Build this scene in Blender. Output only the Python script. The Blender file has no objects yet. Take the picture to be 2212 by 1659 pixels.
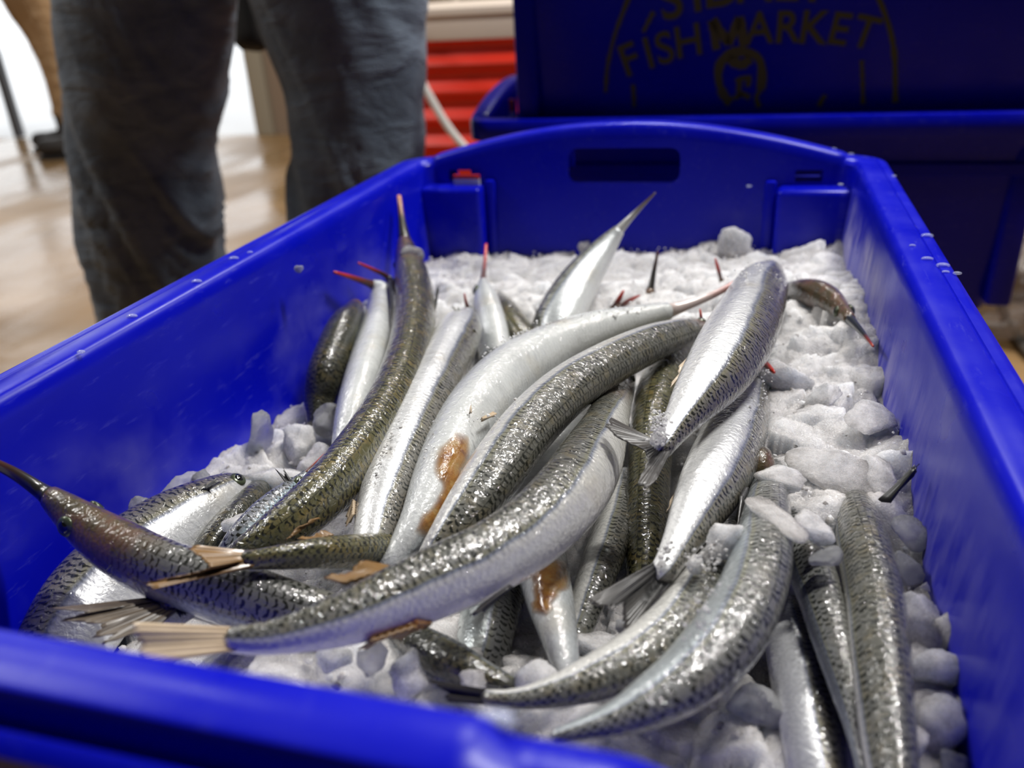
import bpy, bmesh, math, random
import numpy as np
from mathutils import Vector, Matrix
random.seed(7); RNG = np.random.default_rng(11)
C = bpy.context.scene.collection
SC = bpy.context.scene

# ------------------------------------------------------------------ camera
F, CX, CY = 1800.0, 1106.0, 829.5
RM = np.array([[0.96303971, 0.06698772, -0.26089683],
               [0.26382554, -0.42990598, 0.86346797],
               [-0.05431936, -0.90038519, -0.43168961]])
H = 0.478                                   # rim of the fish crate above the floor
CAM = np.array([0.32404792, -0.77358672, 0.14524167 + H])
cam = bpy.data.objects.new('camera', bpy.data.cameras.new('camera')); C.objects.link(cam)
cam.matrix_world = Matrix(((RM[0][0], -RM[0][1], -RM[0][2], CAM[0]),
                           (RM[1][0], -RM[1][1], -RM[1][2], CAM[1]),
                           (RM[2][0], -RM[2][1], -RM[2][2], CAM[2]), (0, 0, 0, 1)))
cam.data.sensor_width = 36; cam.data.lens = 36 * F / 2212
cam.data.clip_start = 0.01
cam.data.dof.use_dof = True; cam.data.dof.focus_distance = 0.385; cam.data.dof.aperture_fstop = 7.0
SC.camera = cam
# ------------------------------------------------------------------ sky, lamps, exposure
SC.view_settings.view_transform = 'Standard'; SC.view_settings.look = 'None'
SC.view_settings.gamma = 1; SC.view_settings.use_curve_mapping = False
SC.view_settings.exposure = 0.0
SC.cycles.max_bounces = 7; SC.cycles.diffuse_bounces = 3; SC.cycles.glossy_bounces = 3; SC.cycles.transmission_bounces = 6; SC.cycles.transparent_max_bounces = 6; SC.cycles.adaptive_threshold = 0.02; SC.cycles.caustics_reflective = False; SC.cycles.caustics_refractive = False
w = bpy.data.worlds.new('overcast_sky'); SC.world = w; w.use_nodes = True
bg = w.node_tree.nodes['Background']; bg.inputs[0].default_value = (0.94, 0.97, 1, 1); bg.inputs[1].default_value = 1.7

def lamp(name, loc, rot, sx, sy, power, col=(1, 0.98, 0.95)):
    l = bpy.data.lights.new(name, 'AREA'); l.shape = 'RECTANGLE'; l.size = sx; l.size_y = sy
    l.energy = power; l.color = col
    o = bpy.data.objects.new(name, l); C.objects.link(o); o.location = loc; o.rotation_euler = rot
    return o
lamp('ceiling_lamp', (0.95, 0.22, 2.45), (0, 0.25, 0), 0.5, 0.09, 50)
lamp('ceiling_lamp', (0.05, 1.75, 2.6), (-0.6, 0, 0), 0.5, 0.08, 30)
lamp('ceiling_lamp', (1.35, 1.55, 2.6), (-0.5, 0.3, 0), 0.5, 0.08, 22)
lamp('ceiling_lamp', (-2.1, -0.1, 2.6), (0, -0.5, 0), 0.3, 1.2, 38)
lamp('ceiling_lamp', (-2.3, 1.5, 2.8), (0, 0, 0), 1.2, 0.2, 28)

# ------------------------------------------------------------------ pixel -> point helpers (2212 x 1659 frame)
def ray(px, py): return RM @ np.array([px - CX, py - CY, F])
def PZ(px, py, z):
    "point of the pixel's line of sight at height z above (below) the crate rim"
    r = ray(px, py); t = (z + H - CAM[2]) / r[2]; return CAM + t * r
def PY(px, py, Y):
    r = ray(px, py); t = (Y - CAM[1]) / r[1]; return CAM + t * r
def depth(p): return float(np.dot(p - CAM, RM[:, 2]))

# ------------------------------------------------------------------ numpy noise
def _h(ix, iy, s):
    n = (ix.astype(np.int64) * 374761393 + iy.astype(np.int64) * 668265263 + s * 974634777) & 0x7fffffff
    n = ((n ^ (n >> 13)) * 1274126177) & 0x7fffffff
    return ((n ^ (n >> 16)) & 0xffff) / 65535.0
def vnoise(x, y, s=0):
    ix, iy = np.floor(x), np.floor(y); fx, fy = x - ix, y - iy
    fx, fy = fx * fx * (3 - 2 * fx), fy * fy * (3 - 2 * fy)
    a, b, c, d = _h(ix, iy, s), _h(ix + 1, iy, s), _h(ix, iy + 1, s), _h(ix + 1, iy + 1, s)
    return (a * (1 - fx) + b * fx) * (1 - fy) + (c * (1 - fx) + d * fx) * fy - .5
def worley(x, y, s=0):
    ix, iy = np.floor(x), np.floor(y)
    f1 = np.full(x.shape, 9.); f2 = np.full(x.shape, 9.); cx = np.zeros(x.shape); cy = np.zeros(x.shape); hx = np.zeros(x.shape)
    for i in (-1, 0, 1):
        for j in (-1, 0, 1):
            a, b = ix + i, iy + j
            qx, qy = a + _h(a, b, s), b + _h(a, b, s + 1)
            d = np.hypot(x - qx, y - qy); m = d < f1
            f2 = np.where(m, f1, np.minimum(f2, d)); f1 = np.where(m, d, f1)
            cx = np.where(m, qx, cx); cy = np.where(m, qy, cy); hx = np.where(m, _h(a, b, s + 2), hx)
    return f1, f2, cx, cy, hx
def n3(p, s=0):
    "cheap 3-D noise from three planes"
    return (vnoise(p[:, 0], p[:, 1], s) + vnoise(p[:, 1] + 7.3, p[:, 2], s + 5) + vnoise(p[:, 2] + 3.1, p[:, 0] + 9.7, s + 9)) / 1.5

# ------------------------------------------------------------------ material helper
class G:
    def __init__(s, name):
        s.m = bpy.data.materials.new(name); s.m.use_nodes = True; s.t = s.m.node_tree; s.n = s.t.nodes
        s.b = s.n['Principled BSDF']; s.out = s.n['Material Output']
    def node(s, typ, **kw):
        n = s.n.new(typ)
        for k, v in kw.items(): setattr(n, k, v)
        return n
    def put(s, sock, v):
        if isinstance(v, bpy.types.NodeSocket): s.t.links.new(v, sock)
        elif v is not None:
            if hasattr(sock, 'default_value'):
                try: sock.default_value = v
                except Exception: sock.default_value = (*v, 1) if len(v) == 3 else v
    def math(s, op, a, b=None, c=None, clamp=False):
        n = s.node('ShaderNodeMath', operation=op, use_clamp=clamp)
        for i, v in enumerate((a, b, c)):
            if v is not None: s.put(n.inputs[i], v)
        return n.outputs[0]
    def mix(s, f, a, b, mode='MIX'):
        n = s.node('ShaderNodeMix', data_type='RGBA', blend_type=mode)
        s.put(n.inputs[0], f); s.put(n.inputs[6], a if not isinstance(a, tuple) else (*a[:3], 1)); s.put(n.inputs[7], b if not isinstance(b, tuple) else (*b[:3], 1))
        return n.outputs[2]
    def ramp(s, f, stops, interp='LINEAR'):
        n = s.node('ShaderNodeValToRGB'); r = n.color_ramp; r.interpolation = interp
        while len(r.elements) < len(stops): r.elements.new(.5)
        for e, (p, c) in zip(r.elements, stops):
            e.position = p; e.color = (*c, 1) if isinstance(c, tuple) else (c, c, c, 1)
        s.put(n.inputs[0], f); return n.outputs[0]
    def step(s, x, lo, hi):
        n = s.node('ShaderNodeMapRange', interpolation_type='SMOOTHSTEP')
        s.put(n.inputs[0], x); n.inputs[1].default_value = lo; n.inputs[2].default_value = hi
        return n.outputs[0]
    def noise(s, vec, scale, detail=3, rough=.5, dist=0):
        n = s.node('ShaderNodeTexNoise'); s.put(n.inputs['Vector'], vec); n.inputs['Scale'].default_value = scale
        n.inputs['Detail'].default_value = detail; n.inputs['Roughness'].default_value = rough; n.inputs['Distortion'].default_value = dist
        return n.outputs[0]
    def voro(s, vec, scale, feature='F1'):
        n = s.node('ShaderNodeTexVoronoi', feature=feature); s.put(n.inputs['Vector'], vec); n.inputs['Scale'].default_value = scale
        return n.outputs[0]
    def coord(s, k='Object'): return s.node('ShaderNodeTexCoord').outputs[k]
    def xyz(s, v):
        n = s.node('ShaderNodeSeparateXYZ'); s.put(n.inputs[0], v); return n.outputs
    def scale(s, v, k):
        n = s.node('ShaderNodeVectorMath', operation='MULTIPLY'); s.put(n.inputs[0], v); n.inputs[1].default_value = k; return n.outputs[0]
    def attr(s, name):
        n = s.node('ShaderNodeAttribute', attribute_name=name); return n.outputs['Fac']
    def bump(s, h, strength=.3, dist=.001, nrm=None):
        n = s.node('ShaderNodeBump'); s.put(n.inputs['Height'], h); n.inputs['Strength'].default_value = strength; n.inputs['Distance'].default_value = dist
        if nrm is not None: s.put(n.inputs['Normal'], nrm)
        return n.outputs[0]
    def set(s, **kw):
        names = dict(col='Base Color', rough='Roughness', metal='Metallic', spec='Specular IOR Level', nrm='Normal', coat='Coat Weight', crough='Coat Roughness',
                     cnrm='Coat Normal', trans='Transmission Weight', ior='IOR', sss='Subsurface Weight', sssr='Subsurface Radius', ssss='Subsurface Scale', alpha='Alpha', sheen='Sheen Weight')
        for k, v in kw.items(): s.put(s.b.inputs[names[k]], v)
        return s.m

def plain(name, col, rough=.5, **kw):
    g = G(name); return g.set(col=(*col, 1), rough=rough, **kw)

# ------------------------------------------------------------------ object helpers
def tag(o, label=None, cat=None, group=None, kind=None):
    if label: o['label'] = label
    if cat: o['category'] = cat
    if group: o['group'] = group
    if kind: o['kind'] = kind
    return o
def mesh_obj(name, verts, faces, mat, parent=None, smooth=True, sharp=None):
    me = bpy.data.meshes.new(name); me.from_pydata([tuple(map(float, v)) for v in verts], [], [tuple(f) for f in faces]); me.update()
    return link(name, me, mat, parent, smooth, sharp)
def link(name, me, mat, parent=None, smooth=True, sharp=None):
    if mat is not None: me.materials.append(mat)
    if smooth: me.polygons.foreach_set('use_smooth', [True] * len(me.polygons))
    if sharp: me.set_sharp_from_angle(angle=math.radians(sharp))
    o = bpy.data.objects.new(name, me); C.objects.link(o)
    if parent is not None: o.parent = parent
    return o
def bm_obj(name, bm, mat, parent=None, smooth=False, sharp=None):
    bmesh.ops.recalc_face_normals(bm, faces=bm.faces[:])
    me = bpy.data.meshes.new(name); bm.to_mesh(me); bm.free()
    return link(name, me, mat, parent, smooth, sharp)
def empty(name, loc=(0, 0, 0), rot=(0, 0, 0)):
    o = bpy.data.objects.new(name, None); C.objects.link(o); o.location = loc; o.rotation_euler = rot; o.empty_display_size = .05; return o
def add_box(bm, lo, hi, bev=0, seg=2):
    m = Matrix.Translation([(a + b) / 2 for a, b in zip(lo, hi)]) @ Matrix.Diagonal([b - a for a, b in zip(lo, hi)] + [1])
    r = bmesh.ops.create_cube(bm, size=1, matrix=m)
    if bev:
        es = list({e for v in r['verts'] for e in v.link_edges})
        bmesh.ops.bevel(bm, geom=es, offset=bev, segments=seg, affect='EDGES', profile=.5)
def box_obj(name, lo, hi, mat, parent=None, bev=0, seg=2):
    bm = bmesh.new(); add_box(bm, lo, hi, bev, seg); return bm_obj(name, bm, mat, parent, smooth=bev > 0, sharp=40 if bev else None)
def catmull(P, n):
    "smooth path through rows of P, n samples, spaced by length"
    P = np.array(P, float)
    if len(P) == 2: return P[0] + np.linspace(0, 1, n)[:, None] * (P[1] - P[0])
    Q = np.vstack([2 * P[0] - P[1], P, 2 * P[-1] - P[-2]]); out = []
    for i in range(1, len(Q) - 2):
        for t in np.linspace(0, 1, 14, endpoint=False):
            a, b, c, d = Q[i - 1], Q[i], Q[i + 1], Q[i + 2]
            out.append(.5 * (2 * b + (c - a) * t + (2 * a - 5 * b + 4 * c - d) * t * t + (3 * b - a - 3 * c + d) * t ** 3))
    out.append(P[-1]); out = np.array(out)
    s = np.r_[0, np.cumsum(np.linalg.norm(np.diff(out[:, :3], axis=0), axis=1))]
    u = np.linspace(0, s[-1], n)
    return np.stack([np.interp(u, s, out[:, k]) for k in range(out.shape[1])], 1)
def tube(name, pts, rad, mat, parent=None, n=40, k=12, label=None):
    P = catmull([(*p, rad) for p in pts], n); V, Fc = [], []
    T = np.gradient(P[:, :3], axis=0); up = np.array([.13, .21, .97])
    for i in range(n):
        t = T[i] / np.linalg.norm(T[i]); a = np.cross(t, up); a /= np.linalg.norm(a); b = np.cross(t, a)
        for j in range(k):
            q = 2 * math.pi * j / k; V.append(P[i, :3] + rad * (math.cos(q) * a + math.sin(q) * b))
    for i in range(n - 1):
        for j in range(k): Fc.append((i * k + j, i * k + (j + 1) % k, (i + 1) * k + (j + 1) % k, (i + 1) * k + j))
    Fc += [tuple(range(k))[::-1], tuple(range((n - 1) * k, n * k))]
    return mesh_obj(name, V, Fc, mat, parent, True, 60)

# ================================================================== MATERIALS OF THE SETTING
g = G('wet_concrete'); o_ = g.coord(); n1 = g.noise(o_, 3, 4); n2 = g.noise(o_, 160, 2, .7); n3_ = g.noise(o_, 1.1, 3)
c_ = g.mix(g.step(n1, .35, .7), (.25, .145, .058), (.35, .215, .098)); c_ = g.mix(g.math('MULTIPLY', g.step(n2, .55, .75), .6), c_, (.12, .07, .035))
FLOOR = g.set(col=c_, rough=g.ramp(g.noise(g.scale(o_, (1.6, .5, 1)), 1.6, 3), [(.40, .42), (.56, .09)]), spec=.35, nrm=g.bump(g.math('ADD', g.noise(o_, 14, 3), g.math('MULTIPLY', n2, .25)), .35, .006))
WALL = plain('grey_wall_paint', (.10, .09, .08), .8)
TAN = plain('tan_wall_panel', (.26, .19, .135), .7)
PALE = plain('pale_wall_paint', (.75, .75, .78), .6)
DARKMETAL = plain('dark_metal', (.06, .06, .065), .5)
CEIL = plain('dark_ceiling', (.05, .05, .055), .9)
APRON = plain('pale_outdoor_concrete', (.8, .8, .8), .8)

def struct(o): o['kind'] = 'structure'; return o
YB = 3.12                                        # back wall with the doorway
struct(box_obj('floor', (-6, -4, -.1), (4.5, YB, 0), FLOOR))
struct(box_obj('ceiling', (-6.1, -4.1, 3.2), (4.6, YB + .2, 3.3), CEIL))
struct(box_obj('wall_left', (-6.1, -4, 0), (-6, YB, 3.2), WALL))
struct(box_obj('wall_right', (4.5, -4, 0), (4.6, YB, 3.2), WALL))
struct(box_obj('wall_front', (-6, -4.1, 0), (4.5, -4, 3.2), WALL))
xa, xb, xc = PY(28, 250, YB)[0], PY(548, 220, YB)[0], PY(586, 220, YB)[0]
struct(box_obj('wall_back', (xc, YB, 0), (4.5, YB + .2, 3.2), TAN))
t_ = struct(box_obj('trim_1', (xb, YB - .03, 0), (xc, YB + .2, 2.6), plain('door_frame_paint', (.36, .33, .26), .6), bev=.008))
struct(box_obj('wall_back_2', (-6, YB, 0), (xa - .9, YB + .2, 3.2), PALE))
struct(box_obj('trim_2', (xa - .04, YB + .0, 0), (xa, YB + .05, 2.6), DARKMETAL, bev=.006))
struct(box_obj('wall_back_3', (xa - .9, YB, 2.6), (xc, YB + .2, 3.2), WALL))
struct(box_obj('ground_outside', (-14, YB, -.12), (8, 16, -.01), APRON))

# ================================================================== CRATES
def plastic(name, frost):
    g = G(name); o = g.coord(); x = g.xyz(o)
    col = g.mix(g.noise(o, 9, 3), (.001, .002, .40), (.003, .007, .52))
    scr = g.noise(g.scale(o, (60, 12, 60)), 4, 4, .7)
    col = g.mix(g.math('MULTIPLY', g.step(scr, .56, .8), .14), col, (.25, .25, .6))
    r = g.ramp(g.noise(o, 22, 4), [(.3, .24), (.75, .42)])
    if frost:     # white rime scraped along the right-hand inner wall and faint rime elsewhere
        m = g.math('MULTIPLY', g.step(x[0], .178, .1815), g.math('MULTIPLY', g.step(x[2], -.012, -.035), g.step(x[1], -.34, .26)))
        stk = g.noise(g.scale(o, (1, 30, 8)), 3.2, 5, .62)
        blot = g.noise(o, 11, 3, .5)
        f = g.math('MULTIPLY', m, g.math('MULTIPLY', g.step(stk, .30, .66), g.step(blot, .32, .6)))
        inner = g.math('MULTIPLY', g.step(x[2], -.02, -.06), g.step(g.noise(o, 14, 4), .5, .8))
        f = g.math('MAXIMUM', g.math('MULTIPLY', f, .85), g.math('MULTIPLY', inner, .13))
        col = g.mix(f, col, (.55, .52, .72)); r = g.math('ADD', r, g.math('MULTIPLY', f, .4), clamp=True)
    return g.set(col=col, rough=r, spec=.22, nrm=g.bump(g.noise(o, 120, 3), .06, .001))
BLUE = plastic('blue_plastic_rimed', True); BLUE2 = plastic('blue_plastic', False)

HA, HB = .215, .346                               # half width, half length at the rim
def arch(x, y):
    if y > 0:
        q = abs(x) / .193
        return .031 * max(0, 1 - q * q) ** 1.08 if q < 1 else 0
    q = min(max((.138 - abs(x)) / .045, 0), 1); q = q * q * (3 - 2 * q)
    e = min(max((.0735 - abs(x)) / .004, 0), 1)
    return .0218 * q + .0035 * e * e * (3 - 2 * e)
PROF = [(-.062, -.240), (-.052, -.238), (-.046, -.228), (-.0295, -.05), (-.0262, -.010), (-.0255, -.004), (-.0235, -.0012), (-.0215, 0), (-.0100, 0), (-.0088, -.0008), (-.0082, 0), (-.0056, 0), (-.0050, 0), (-.0036, -.0003), (-.0018, -.0012),
        (-.0003, -.0042), (0, -.024), (-.0012, -.0262), (-.004, -.0265), (-.0055, -.024), (-.0065, -.019), (-.0205, -.0175), (-.0225, -.022), (-.027, -.058), (-.0205, -.060), (-.0205, -.072), (-.0285, -.0745), (-.040, -.238), (-.046, -.25), (-.060, -.25)]
def perimeter():
    "(side, parameter) stations around the rounded rectangle"
    st = []
    for k in range(4):
        n = 78 if k % 2 == 0 else 14
        st += [('s', k, i / n) for i in range(n)] + [('c', k, i / 8) for i in range(8)]
    return st
def crate_mesh():
    V, Fc = [], []; ST = perimeter(); R = .034
    for d, z in PROF:
        a, b, r = HA + d, HB + d, max(R + d, .012)
        if d < -.03: r = .02
        wgt = min(max((z + .055) / .05, 0), 1)
        for kind, k, t in ST:
            # sides: 0 back (x from - to +), 1 right, 2 front, 3 left   (clockwise seen from above)
            if kind == 's':
                if k == 0: x, y = -(a - r) + 2 * (a - r) * t, b
                elif k == 1: x, y = a, (b - r) - 2 * (b - r) * t
                elif k == 2: x, y = (a - r) - 2 * (a - r) * t, -b
                else: x, y = -a, -(b - r) + 2 * (b - r) * t
            else:
                c = [(a - r, b - r, 90), (a - r, -b + r, 0), (-a + r, -b + r, -90), (-a + r, b - r, 180)][k]
                q = math.radians(c[2] - 90 * t); x, y = c[0] + r * math.cos(q), c[1] + r * math.sin(q)
            zz = z
            if abs(y) > b - 1e-6:
                zz = z + wgt * arch(x, y)
                if y < 0 and abs(x) < .17:      # front end: a channel between the inner flat and the outer lip
                    gq = min(1, max(0, (.165 - abs(x)) / .03)); zz -= gq * {-.0082: .014, -.0056: .014, -.0050: .0075, -.0036: .006, -.0018: .006, -.0003: .005}.get(d, 0)
            V.append((x, y, zz))
    n = len(ST); m = len(PROF)
    for i in range(m - 1):
        for j in range(n):
            Fc.append((i * n + j, i * n + (j + 1) % n, (i + 1) * n + (j + 1) % n, (i + 1) * n + j))
    Fc.append(tuple(range(n))); Fc.append(tuple(range((m - 1) * n, m * n))[::-1])
    bm = bmesh.new(); vs = [bm.verts.new(v) for v in V]
    for f in Fc: bm.faces.new([vs[i] for i in f])
    bmesh.ops.recalc_face_normals(bm, faces=bm.faces[:])
    me = bpy.data.meshes.new('crate_body'); bm.to_mesh(me); bm.free()
    # hand hole and lug slots
    o = bpy.data.objects.new('tmp', me); C.objects.link(o)
    cb = bmesh.new()
    add_box(cb, (-.051, .30, -.0195), (.048, .36, .0105), .0085, 4)
    add_box(cb, (-.051, -.36, -.0195), (.048, -.30, .006), .0085, 4)
    for sx in (-1, 1):
        add_box(cb, (min(sx * .144, sx * .166), .30, -.0185), (max(sx * .144, sx * .166), .36, -.0085), .0008, 1)
    cm = bpy.data.meshes.new('cut'); cb.to_mesh(cm); cb.free()
    co = bpy.data.objects.new('cut', cm); C.objects.link(co)
    md = o.modifiers.new('b', 'BOOLEAN'); md.object = co; md.operation = 'DIFFERENCE'; md.solver = 'EXACT'
    dg = bpy.context.evaluated_depsgraph_get(); me2 = bpy.data.meshes.new_from_object(o.evaluated_get(dg))
    bpy.data.objects.remove(o); bpy.data.objects.remove(co)
    me2.name = 'crate_body'; me2.polygons.foreach_set('use_smooth', [True] * len(me2.polygons)); me2.set_sharp_from_angle(angle=math.radians(34))
    return me2
def lug_mesh(sx, sy):
    bm = bmesh.new(); x0, x1 = (.130, .190)
    lo = (min(sx * x0, sx * x1), min(sy * .298, sy * .326), -.232); hi = (max(sx * x0, sx * x1), max(sy * .298, sy * .326), -.021)
    add_box(bm, lo, hi, .005, 3)
    add_box(bm, (min(sx * .120, sx * .130), min(sy * .312, sy * .326), -.232), (max(sx * .120, sx * .130), max(sy * .312, sy * .326), -.0165), .003, 2)
    bmesh.ops.recalc_face_normals(bm, faces=bm.faces[:]); me = bpy.data.meshes.new('stacking_lug'); bm.to_mesh(me); bm.free()
    me.polygons.foreach_set('use_smooth', [True] * len(me.polygons)); me.set_sharp_from_angle(angle=math.radians(40)); return me
BODY = crate_mesh(); LUGS = [lug_mesh(a, b) for a in (-1, 1) for b in (-1, 1)]
def crate(loc, rz, mat, label):
    r = tag(empty('fish_crate', loc, (0, 0, rz)), label, 'crate', 'blue plastic fish crates')
    for nm, me in [('crate_body', BODY)] + [('stacking_lug', l) for l in LUGS]:
        m2 = me if mat is BLUE else me.copy()
        if not m2.materials: m2.materials.append(mat)
        o = bpy.data.objects.new(nm, m2); C.objects.link(o); o.parent = r
    return r
main = crate((HA, -HB, H), 0, BLUE, 'large open blue fish crate in front holding garfish on crushed ice')
def crate2(loc, rz, label):
    r = tag(empty('fish_crate', loc, (0, 0, rz)), label, 'crate', 'blue plastic fish crates')
    for nm, me in MESH2:
        o = bpy.data.objects.new(nm, me); C.objects.link(o); o.parent = r
    return r
MESH2 = []
for nm, me in [('crate_body', BODY)] + [('stacking_lug', l) for l in LUGS]:
    m2 = me.copy(); m2.materials.clear(); m2.materials.append(BLUE2); MESH2.append((nm, m2))
PITCH = .2285
crate2((HA, -HB, H - PITCH), 0, 'blue fish crate hidden directly under the crate of fish')
bx, by = -.036 + HB, .272 + HA
crate2((bx, by, H - .008), math.pi / 2, 'lower dark blue crate whose rim shows behind the fish crate')
pal = tag(empty('pallet', (bx, by, 0)), 'dark wooden pallet under the rear crate stack', 'pallet')
PW = plain('dark_wet_wood', (.03, .024, .018), .7)
for k in range(6): box_obj('board', (-.26 + .088 * k, -.15, .19), (-.19 + .088 * k, .15, .2105), PW, pal, .003, 1)
for y_ in (-.13, 0, .13): box_obj('bearer', (-.26, y_ - .02, .0), (.25, y_ + .02, .19), PW, pal, .003, 1)
top = crate2((bx + .045, by, H - .008 + PITCH), math.pi / 2, 'upper dark blue crate with yellow fish market lettering')

# ---- printed lettering on the long side of the upper crate
INK = plain('shaded_yellow_ink', (.085, .078, .010), .6)  # yellow print, its shade put into the dark olive ink colour
def face_pt(px, py):
    "point on the sloping long wall of the upper crate (its -Y side in the room)"
    # wall line in the room: offset d at height z of the profile -> y = by - (HA + d)
    top_z = H - .008 + PITCH
    n = np.array([0, -1, (.040 - .0285) / (-.0745 + .238) * -1.0]); n = n / np.linalg.norm(n)
    p0 = np.array([0, by - (HA - .0285), top_z - .0745]); r = ray(px, py)
    t = np.dot(p0 - CAM, n) / np.dot(r, n); return CAM + t * r, n
ex = np.array([1., 0, 0])
def letter(ch, px, py, deg, hpx, kw=1.0):
    p, n = face_pt(px, py); t = depth(p); size = hpx * t / F
    cu = bpy.data.curves.new('letter', 'FONT'); cu.body = ch; cu.align_x = 'CENTER'; cu.align_y = 'CENTER'
    cu.size = size * 1.38; cu.offset = size * (.028 if ch != 'M' else .004); cu.extrude = .0004
    tmp = bpy.data.objects.new('letter', cu); C.objects.link(tmp)
    dg = bpy.context.evaluated_depsgraph_get(); me = bpy.data.meshes.new_from_object(tmp.evaluated_get(dg)); bpy.data.objects.remove(tmp)
    up = np.cross(n, ex) * -1; up = up if up[2] > 0 else -up; zc = n
    M = Matrix(((ex[0], up[0], zc[0], 0), (ex[1], up[1], zc[1], 0), (ex[2], up[2], zc[2], 0), (0, 0, 0, 1)))
    me.transform(Matrix.Translation(Vector(p + n * .0006)) @ M @ Matrix.Rotation(math.radians(deg), 4, 'Z') @ Matrix.Diagonal((kw, 1, 1, 1)))
    return me
def stroke(pts, wpx):
    "painted stroke following pixel stations, as a thin raised band on the wall"
    V, Fc = [], []; q = catmull([face_pt(*p)[0] for p in pts], 18); n = face_pt(*pts[0])[1]; wd = wpx * 1.25 / F / 2
    for i in range(18):
        d = q[min(i + 1, 17)] - q[max(i - 1, 0)]; d /= np.linalg.norm(d); s = np.cross(n, d); wj = wd * (.8 + .4 * random.random())
        V += [q[i] + s * wj + n * .0002, q[i] - s * wj + n * .0002, q[i] - s * wj + n * .0008, q[i] + s * wj + n * .0008]
    for i in range(17):
        for j in range(4): Fc.append((4 * i + j, 4 * i + (j + 1) % 4, 4 * i + 4 + (j + 1) % 4, 4 * i + 4 + j))
    Fc += [(0, 1, 2, 3), (71, 70, 69, 68)]
    me = bpy.data.meshes.new('stroke'); me.from_pydata([tuple(map(float, v)) for v in V], [], Fc); return me
inv = Matrix.LocRotScale(top.location, top.rotation_euler, None).inverted()
def printed(name, me):
    me.transform(inv); return link(name, me, INK, top, False)
for ch, px, py, dg_, hp in [('F', 1360, 132, 20, 68), ('I', 1402, 118, 16, 66), ('S', 1436, 107, 12, 66), ('H', 1487, 92, 9, 66), ('A', 1640, 64, 2, 66),
                            ('R', 1700, 62, 0, 66), ('K', 1756, 63, -4, 68), ('E', 1812, 66, -9, 66), ('T', 1868, 73, -14, 66),
                            ('S', 1448, 2, 14, 84), ('Y', 1504, -14, 9, 84), ('D', 1560, -26, 5, 84), ('N', 1632, -35, 0, 84), ('E', 1702, -38, -3, 84), ('Y', 1762, -36, -8, 84)]:
    printed('printed_letter', letter(ch, px, py, dg_, hp, .95))
def welded(segs, wp):
    "one letter drawn with straight painted strokes"
    bm = bmesh.new()
    for sg in segs:
        m_ = stroke(sg, wp); bm.from_mesh(m_); bpy.data.meshes.remove(m_)
    me = bpy.data.meshes.new('letter'); bm.to_mesh(me); bm.free(); return me
printed('printed_letter', welded([[(1548, 108), (1538, 44)], [(1539, 42), (1575, 96)], [(1573, 97), (1597, 38)], [(1598, 36), (1608, 101)]], 15))
for pts, wp in [([(1360, -10), (1330, 70), (1313, 140), (1308, 200)], 8), ([(1412, 25), (1400, 48), (1389, 70)], 8), ([(1367, 182), (1369, 205), (1370, 232)], 8),
                ([(1896, -8), (1918, 50), (1932, 120), (1934, 222)], 9), ([(1861, 130), (1863, 175), (1864, 225)], 7), ([(1784, 205), (1776, 215), (1768, 230)], 8)]:
    printed('printed_line', stroke(pts, wp))
for pts, wp in [([(1556, 190), (1551, 160), (1560, 130), (1588, 113), (1620, 114), (1641, 130), (1646, 165), (1643, 195)], 15), ([(1574, 126), (1600, 140), (1622, 126)], 16),
                ([(1556, 190), (1566, 210), (1580, 222)], 16), ([(1643, 195), (1634, 210), (1640, 232)], 9), ([(1588, 176), (1600, 170), (1624, 167)], 9),
                ([(1598, 176), (1596, 196), (1602, 208)], 10), ([(1586, 212), (1604, 204), (1620, 212)], 10), ([(1618, 172), (1616, 182), (1614, 188)], 10)]:
    printed('printed_emblem', stroke(pts, wp))

# small red and white tags showing through the lug slot and in the lower crate
RED = plain('red_tag', (.62, .03, .02), .45); WHT = plain('white_tag', (.62, .6, .6), .5)
tg = tag(empty('crate_tag', (HA - .155, .0, H - .02)), 'small red and white tag standing on the left rear lug of the fish crate', 'tag')
p0 = PY(983, 401, -.031); p1 = PY(1036, 377, -.031)
box_obj('tag_card', np.array((p0[0] - .0, -.034, p0[2])) - np.array(tg.location), np.array((p1[0] + .0, -.031, p1[2] - .0035)) - np.array(tg.location), WHT, tg)
box_obj('tag_header', np.array((p0[0] - .0, -.034, p1[2] - .0035)) - np.array(tg.location), np.array((p1[0] + .0, -.031, p1[2])) - np.array(tg.location), RED, tg)
q0, q1 = PY(1099, 215, .33), PY(1112, 262, .33)
tg2 = tag(empty('crate_tag', (q0[0], .33, q1[2])), 'thin red tag hanging inside the lower rear crate', 'tag')
box_obj('tag_card', (0, 0, .012), (q1[0] - q0[0], .003, q0[2] - q1[2]), RED, tg2); box_obj('tag_foot', (0, 0, -.006), (q1[0] - q0[0], .003, .012), WHT, tg2)

# water drops on the rim
DROP = G('water_drop').set(col=(.75, .8, 1, 1), rough=.02, alpha=.3, coat=1.0, crough=.02)
bm = bmesh.new()
for px, py in [(1800, 322), (1838, 333), (1931, 380), (2003, 509), (2003, 559), (2037, 573), (2043, 587), (2068, 590), (1971, 530), (1660, 390), (1655, 395), (1816, 398), (1618, 402),
               (425, 608), (285, 683), (175, 760), (540, 545), (505, 558), (1085, 1555), (1062, 1550), (1085, 1545), (545, 1510)]:
    p = PZ(px, py, .0245 if py > 1500 else (.004 if 1780 < px < 1830 else (-.021 if py in (390, 395, 398, 402) else 0.0005)))
    r = .0012 + random.random() * .0012
    bmesh.ops.create_icosphere(bm, subdivisions=2, radius=1, matrix=Matrix.Translation(Vector(p - np.array(main.location))) @ Matrix.Diagonal((r * 1.5, r, r * .6, 1)))
o = bm_obj('water_drops', bm, DROP, main, True); o['kind'] = 'stuff'

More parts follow.
